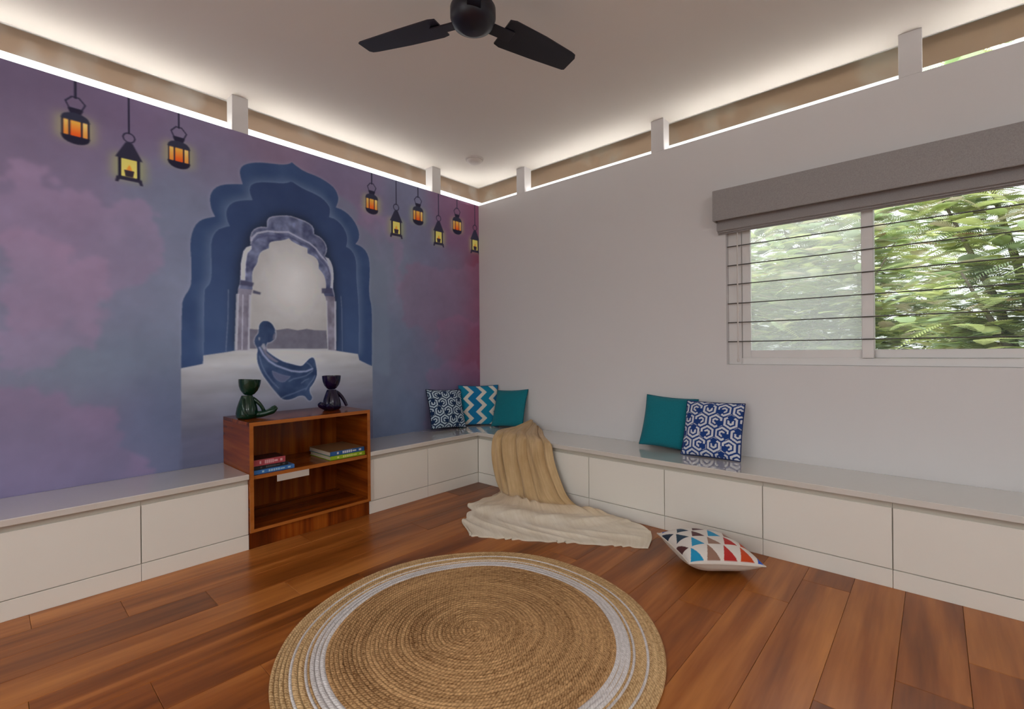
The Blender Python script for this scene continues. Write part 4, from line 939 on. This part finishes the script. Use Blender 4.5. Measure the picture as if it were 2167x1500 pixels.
# ================================================================= books
M['pages'] = mat('book_pages', rgb(196, 178, 158), .9, noise=.1, nscale=200)
def book(label, y0, y1, x1, depth, z0, h, c, title=None, c2=None, rz=0.0, group='books on the middle shelf'):
    """lying flat, spine towards the room (+x)"""
    cy = (y0 + y1) / 2; w = (y1 - y0) / 2
    t = thing('book', label, 'book', (x1, cy, z0), group, (0, 0, rz))
    cm = mat('book_cover', c, .35, .5, noise=.06, nscale=30)
    MB().cbox(-depth, -w, 0, -.001, w, .003, .0006).build('back_board', cm, t, world=False)
    MB().cbox(-depth, -w, h - .003, -.001, w, h, .0006).build('front_board', cm if c2 is None else mat('book_front', c2, .4, noise=.25, nscale=25), t, world=False)
    sp = MB().cbox(-.003, -w, .0005, 0, w, h - .0005, .0008).build('spine', cm, t, world=False)
    MB().box(-depth + .004, -w + .004, .003, -.003, w - .004, h - .003).build('page_block', M['pages'], t, world=False)
    if title:
        tm = mat('title_print', title, .5)
        for a, b, lo, hi in ((-.62, -.52, .3, .75), (-.30, -.22, .25, .8), (-.19, -.10, .25, .8), (-.07, .02, .25, .8), (.05, .13, .25, .8), (.16, .25, .25, .8), (.28, .50, .35, .65), (.66, .80, .3, .7)):
            MB().box(0, a * w, h * lo, .0004, b * w, h * hi).build('spine_mark', tm, sp, world=False)
    return t
SZ = .4345
book('blue book lying at the bottom of the left stack', -2.318, -2.078, .440, .17, SZ, .024, rgb(60, 120, 190), rgb(170, 205, 225))
book('black book in the middle of the left stack', -2.318, -2.110, .428, .16, SZ + .0245, .022, rgb(22, 22, 26), rgb(80, 80, 84), rz=.03)
book('thick pink and red patterned book on top of the left stack', -2.318, -2.130, .430, .15, SZ + .047, .038, rgb(176, 74, 84), rgb(222, 170, 176), rgb(70, 34, 30), rz=-.02)
book('lime green book lying at the bottom of the right stack', -1.838, -1.578, .440, .30, SZ, .027, rgb(150, 182, 30), rgb(222, 216, 120))
book('blue book on top of the lime green book', -1.838, -1.580, .436, .305, SZ + .0275, .030, rgb(36, 88, 150), rgb(215, 215, 225), rgb(150, 112, 76), rz=.012)

# ================================================================= ceiling fan
FZ = 2.60; FX, FY = 2.007, -1.975
fan = thing('ceiling_fan', 'dark navy three-blade ceiling fan hanging over the rug', 'ceiling fan', (FX, FY, ZC))
MB().lathe([(.0, -.05), (.045, -.045), (.06, -.01), (.06, 0), (0, 0)], 28).build('canopy', M['fan'], fan, smooth=50, world=False)
MB().tube([(0, 0, -.045), (0, 0, -.20)], .013, 14).build('downrod', M['fan'], fan, smooth=50, world=False)
MB().lathe([(.0, -.345), (.05, -.342), (.085, -.325), (.098, -.295), (.098, -.255), (.08, -.225), (.04, -.205), (.02, -.195), (0, -.195)], 40).build('motor_housing', M['fan'], fan, smooth=50, world=False)
for k, ang in enumerate((76, 202, 319)):
    a = math.radians(ang); ca, sa = math.cos(a), math.sin(a); p = MB()
    prof = [(.15, -.070, .072), (.18, -.078, .080), (.35, -.070, .072), (.52, -.052, .060), (.545, -.046, .058), (.556, -.030, .052)]
    vt = []
    for r, w0, w1 in prof:
        for w, dz in ((w0, 0.0), (w1, 0.0)):
            for tt in (-.003, .003):
                z = FZ - ZC - w * .16 + tt; x, y = r, w
                vt.append((x * ca - y * sa, x * sa + y * ca, z))
    fcs = [(0, 1, 3, 2)]
    for i in range(len(prof) - 1):
        q = i * 4; n = q + 4
        fcs += [(q + 1, n + 1, n + 3, q + 3), (q, q + 2, n + 2, n), (q, n, n + 1, q + 1), (q + 2, q + 3, n + 3, n + 2)]
    q = (len(prof) - 1) * 4; fcs.append((q, q + 2, q + 3, q + 1))
    p.add(vt, fcs); b = p.build('blade', M['fan'], fan, world=False)
    MB().cbox(.07, -.03, -.006, .20, .03, .0, .002).build('blade_iron', M['fan'], b, world=False)
    bi = b.children[0]; bi.rotation_euler = (math.radians(-9), 0, a); bi.location = (0, 0, FZ - ZC - .004)

# ================================================================= smoke detector
sd = thing('smoke_detector', 'round white smoke detector on the ceiling near the corner', 'smoke detector', (.402, -.435, ZC))
MB().lathe([(0, -.012), (.078, -.012), (.08, -.006), (.08, 0), (0, 0)], 40).build('base_plate', M['plastic'], sd, smooth=40, world=False)
MB().lathe([(0, -.040), (.035, -.040), (.055, -.034), (.066, -.022), (.068, -.0125), (0, -.0125)], 40).build('cover', M['plastic'], sd, smooth=40, world=False)

# ================================================================= roman blind
rb = thing('roman_blind', 'grey linen roman blind pulled up above the window', 'blind', (3.2, -.05, 1.96))
vx0, vx1 = 2.372, 4.03
MB().cbox(vx0, -.115, 2.025, vx1, -.103, 2.229, .003).build('valance', M['blind'], rb)
MB().cbox(vx0, -.103, 2.025, vx0 + .010, -.002, 2.229, .002).build('valance_return', M['blind'], rb)
MB().cbox(vx1 - .010, -.103, 2.025, vx1, -.002, 2.229, .002).build('valance_return', M['blind'], rb)
MB().cbox(vx0 + .010, -.103, 2.215, vx1 - .010, -.002, 2.228, .002).build('valance_top', M['blind'], rb)
MB().cbox(vx0 + .02, -.060, 2.155, vx1 - .02, -.006, 2.21, .003).build('head_rail', M['plastic'], rb)
for i, (y0, y1, z0, z1) in enumerate(((-.050, -.034, 1.968, 2.15), (-.0325, -.020, 1.958, 2.15), (-.0185, -.008, 1.950, 2.15))):
    pr = []; n = 10
    for k in range(n + 1):
        a = PI + PI * k / n; r = (y1 - y0) / 2; pr.append(((y0 + y1) / 2 + r * math.cos(a), z0 + r + r * math.sin(a)))
    pr = [(y0, z1)] + pr + [(y1, z1)]
    vt = [(x, y, z) for x in (vx0 + .006, vx1 - .006) for y, z in pr]; m_ = len(pr)
    fcs = [tuple(range(m_)), tuple(range(2 * m_ - 1, m_ - 1, -1))] + [(k, m_ + k, m_ + (k + 1) % m_, (k + 1) % m_) for k in range(m_)]
    MB().add(vt, fcs).build('fabric_fold', M['blind'], rb, smooth=50)
MB().tube([(2.496, -.005, 2.16), (2.496, -.006, 1.6), (2.496, -.006, 1.105)], .0045, 8).build('pull_cord', M['plastic'], rb, smooth=60)
MB().lathe([(0, -.028), (.006, -.026), (.008, -.012), (.004, 0), (0, 0)], 14, (2.496, -.006, 1.105)).build('cord_knob', M['plastic'], rb, smooth=60)

# ================================================================= trees outside the window
M['bark'] = mat('grey_bark', rgb(128, 118, 108), .9, noise=.3, nscale=8, bump=.3, bscale=20)
M['leaf'] = col_mat('feathery_leaf', .7, translucent=.5)
def foliage(tips, seed, palette, fr=(5, 8), ln=(.30, .50), nl=15, lw=.017):
    g = np.random.default_rng(seed); V = []; Cc = []
    for (p, rad) in tips:
        for _ in range(g.integers(*fr)):
            az = g.random() * 2 * PI; el = g.normal(.18, .22); L_ = g.uniform(*ln); o = np.array(p) + g.normal(0, rad, 3) * (1, 1, .55)
            d = np.array((math.cos(az) * math.cos(el), math.sin(az) * math.cos(el), math.sin(el))); sd_ = np.array((-math.sin(az), math.cos(az), 0)); upv = np.cross(d, sd_) * -1
            if upv[2] < 0: upv = -upv
            s = np.linspace(.08, 1, nl)[:, None]; C = o + d * s * L_ - np.array((0, 0, 1)) * (s ** 2) * L_ * g.uniform(.15, .45)
            ll = .30 * L_ * np.sin(PI * np.clip(s * .86 + .12, 0, 1)) ** .7
            tt = d * .35 + 0; w = lw * g.uniform(.8, 1.3)
            base = np.array(palette[g.integers(len(palette))]) * g.uniform(.75, 1.25)
            for sg in (-1, 1):
                e = sd_ * sg * .9 + tt - upv * .15
                b0 = C - d * w * .5; b1 = C + d * w * .5; t1 = C + e * ll + d * w * .35; t0 = C + e * ll - d * w * .35
                V.append(np.stack([b0, b1, t1, t0], 1).reshape(-1, 3)); Cc.append(np.tile(base, (nl * 4, 1)))
    V = np.concatenate(V); Cc = np.concatenate(Cc)
    return fast_mesh('foliage', V, np.arange(len(V)).reshape(-1, 4), Cc)
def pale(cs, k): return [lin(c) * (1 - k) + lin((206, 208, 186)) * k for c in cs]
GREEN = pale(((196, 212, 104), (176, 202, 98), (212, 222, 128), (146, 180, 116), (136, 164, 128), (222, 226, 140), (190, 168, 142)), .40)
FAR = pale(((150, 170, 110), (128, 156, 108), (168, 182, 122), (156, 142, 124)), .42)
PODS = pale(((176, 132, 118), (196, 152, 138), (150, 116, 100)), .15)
def tree(name, label, base_, top, spread, ntip, seed, pal, zlo, zhi, dens=(5, 8), ln=(.30, .50), nl=15, lw=.017, pods=0):
    g = np.random.default_rng(seed); t = thing(name, label, 'tree', base_, 'trees outside the window')
    bx, by, bz = base_; tips = []
    fork = np.array((bx + g.normal(0, .2), by + g.normal(0, .2), zlo - .6))
    MB().tube([(bx, by, bz), ((bx + fork[0]) / 2 + .1, (by + fork[1]) / 2, (bz + fork[2]) / 2), tuple(fork)], [.17, .14, .11], 10).build('trunk', M['bark'], t, smooth=60)
    nb = 9
    for k in range(nb):
        az = 2 * PI * k / nb + g.normal(0, .2); r = g.uniform(.5, 1.0); z = g.uniform(zlo + .4, zhi)
        e = np.array((bx + math.cos(az) * spread[0] * r, by + math.sin(az) * spread[1] * r, z)); mid = fork * .45 + e * .55 + np.array((0, 0, .35))
        MB().tube([tuple(fork), tuple(mid), tuple(e)], [.075, .045, .012], 7).build('branch', M['bark'], t, smooth=60)
        for q in range(ntip // nb):
            w = g.uniform(.35, 1.1); c = fork * (1 - w) ** 2 + 2 * w * (1 - w) * mid + w * w * e if w <= 1 else e
            tips.append((c + np.clip(g.normal(0, 1, 3), -1.8, 1.8) * (spread[0] * .20, spread[1] * .20, (zhi - zlo) * .17), .10))
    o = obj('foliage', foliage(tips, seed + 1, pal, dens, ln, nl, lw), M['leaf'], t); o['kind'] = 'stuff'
    if pods:
        o = obj('seed_pods', foliage([tips[i] for i in g.integers(0, len(tips), pods)], seed + 2, PODS, (3, 5), (.12, .26), 7, .02), M['leaf'], t); o['kind'] = 'stuff'
    return t
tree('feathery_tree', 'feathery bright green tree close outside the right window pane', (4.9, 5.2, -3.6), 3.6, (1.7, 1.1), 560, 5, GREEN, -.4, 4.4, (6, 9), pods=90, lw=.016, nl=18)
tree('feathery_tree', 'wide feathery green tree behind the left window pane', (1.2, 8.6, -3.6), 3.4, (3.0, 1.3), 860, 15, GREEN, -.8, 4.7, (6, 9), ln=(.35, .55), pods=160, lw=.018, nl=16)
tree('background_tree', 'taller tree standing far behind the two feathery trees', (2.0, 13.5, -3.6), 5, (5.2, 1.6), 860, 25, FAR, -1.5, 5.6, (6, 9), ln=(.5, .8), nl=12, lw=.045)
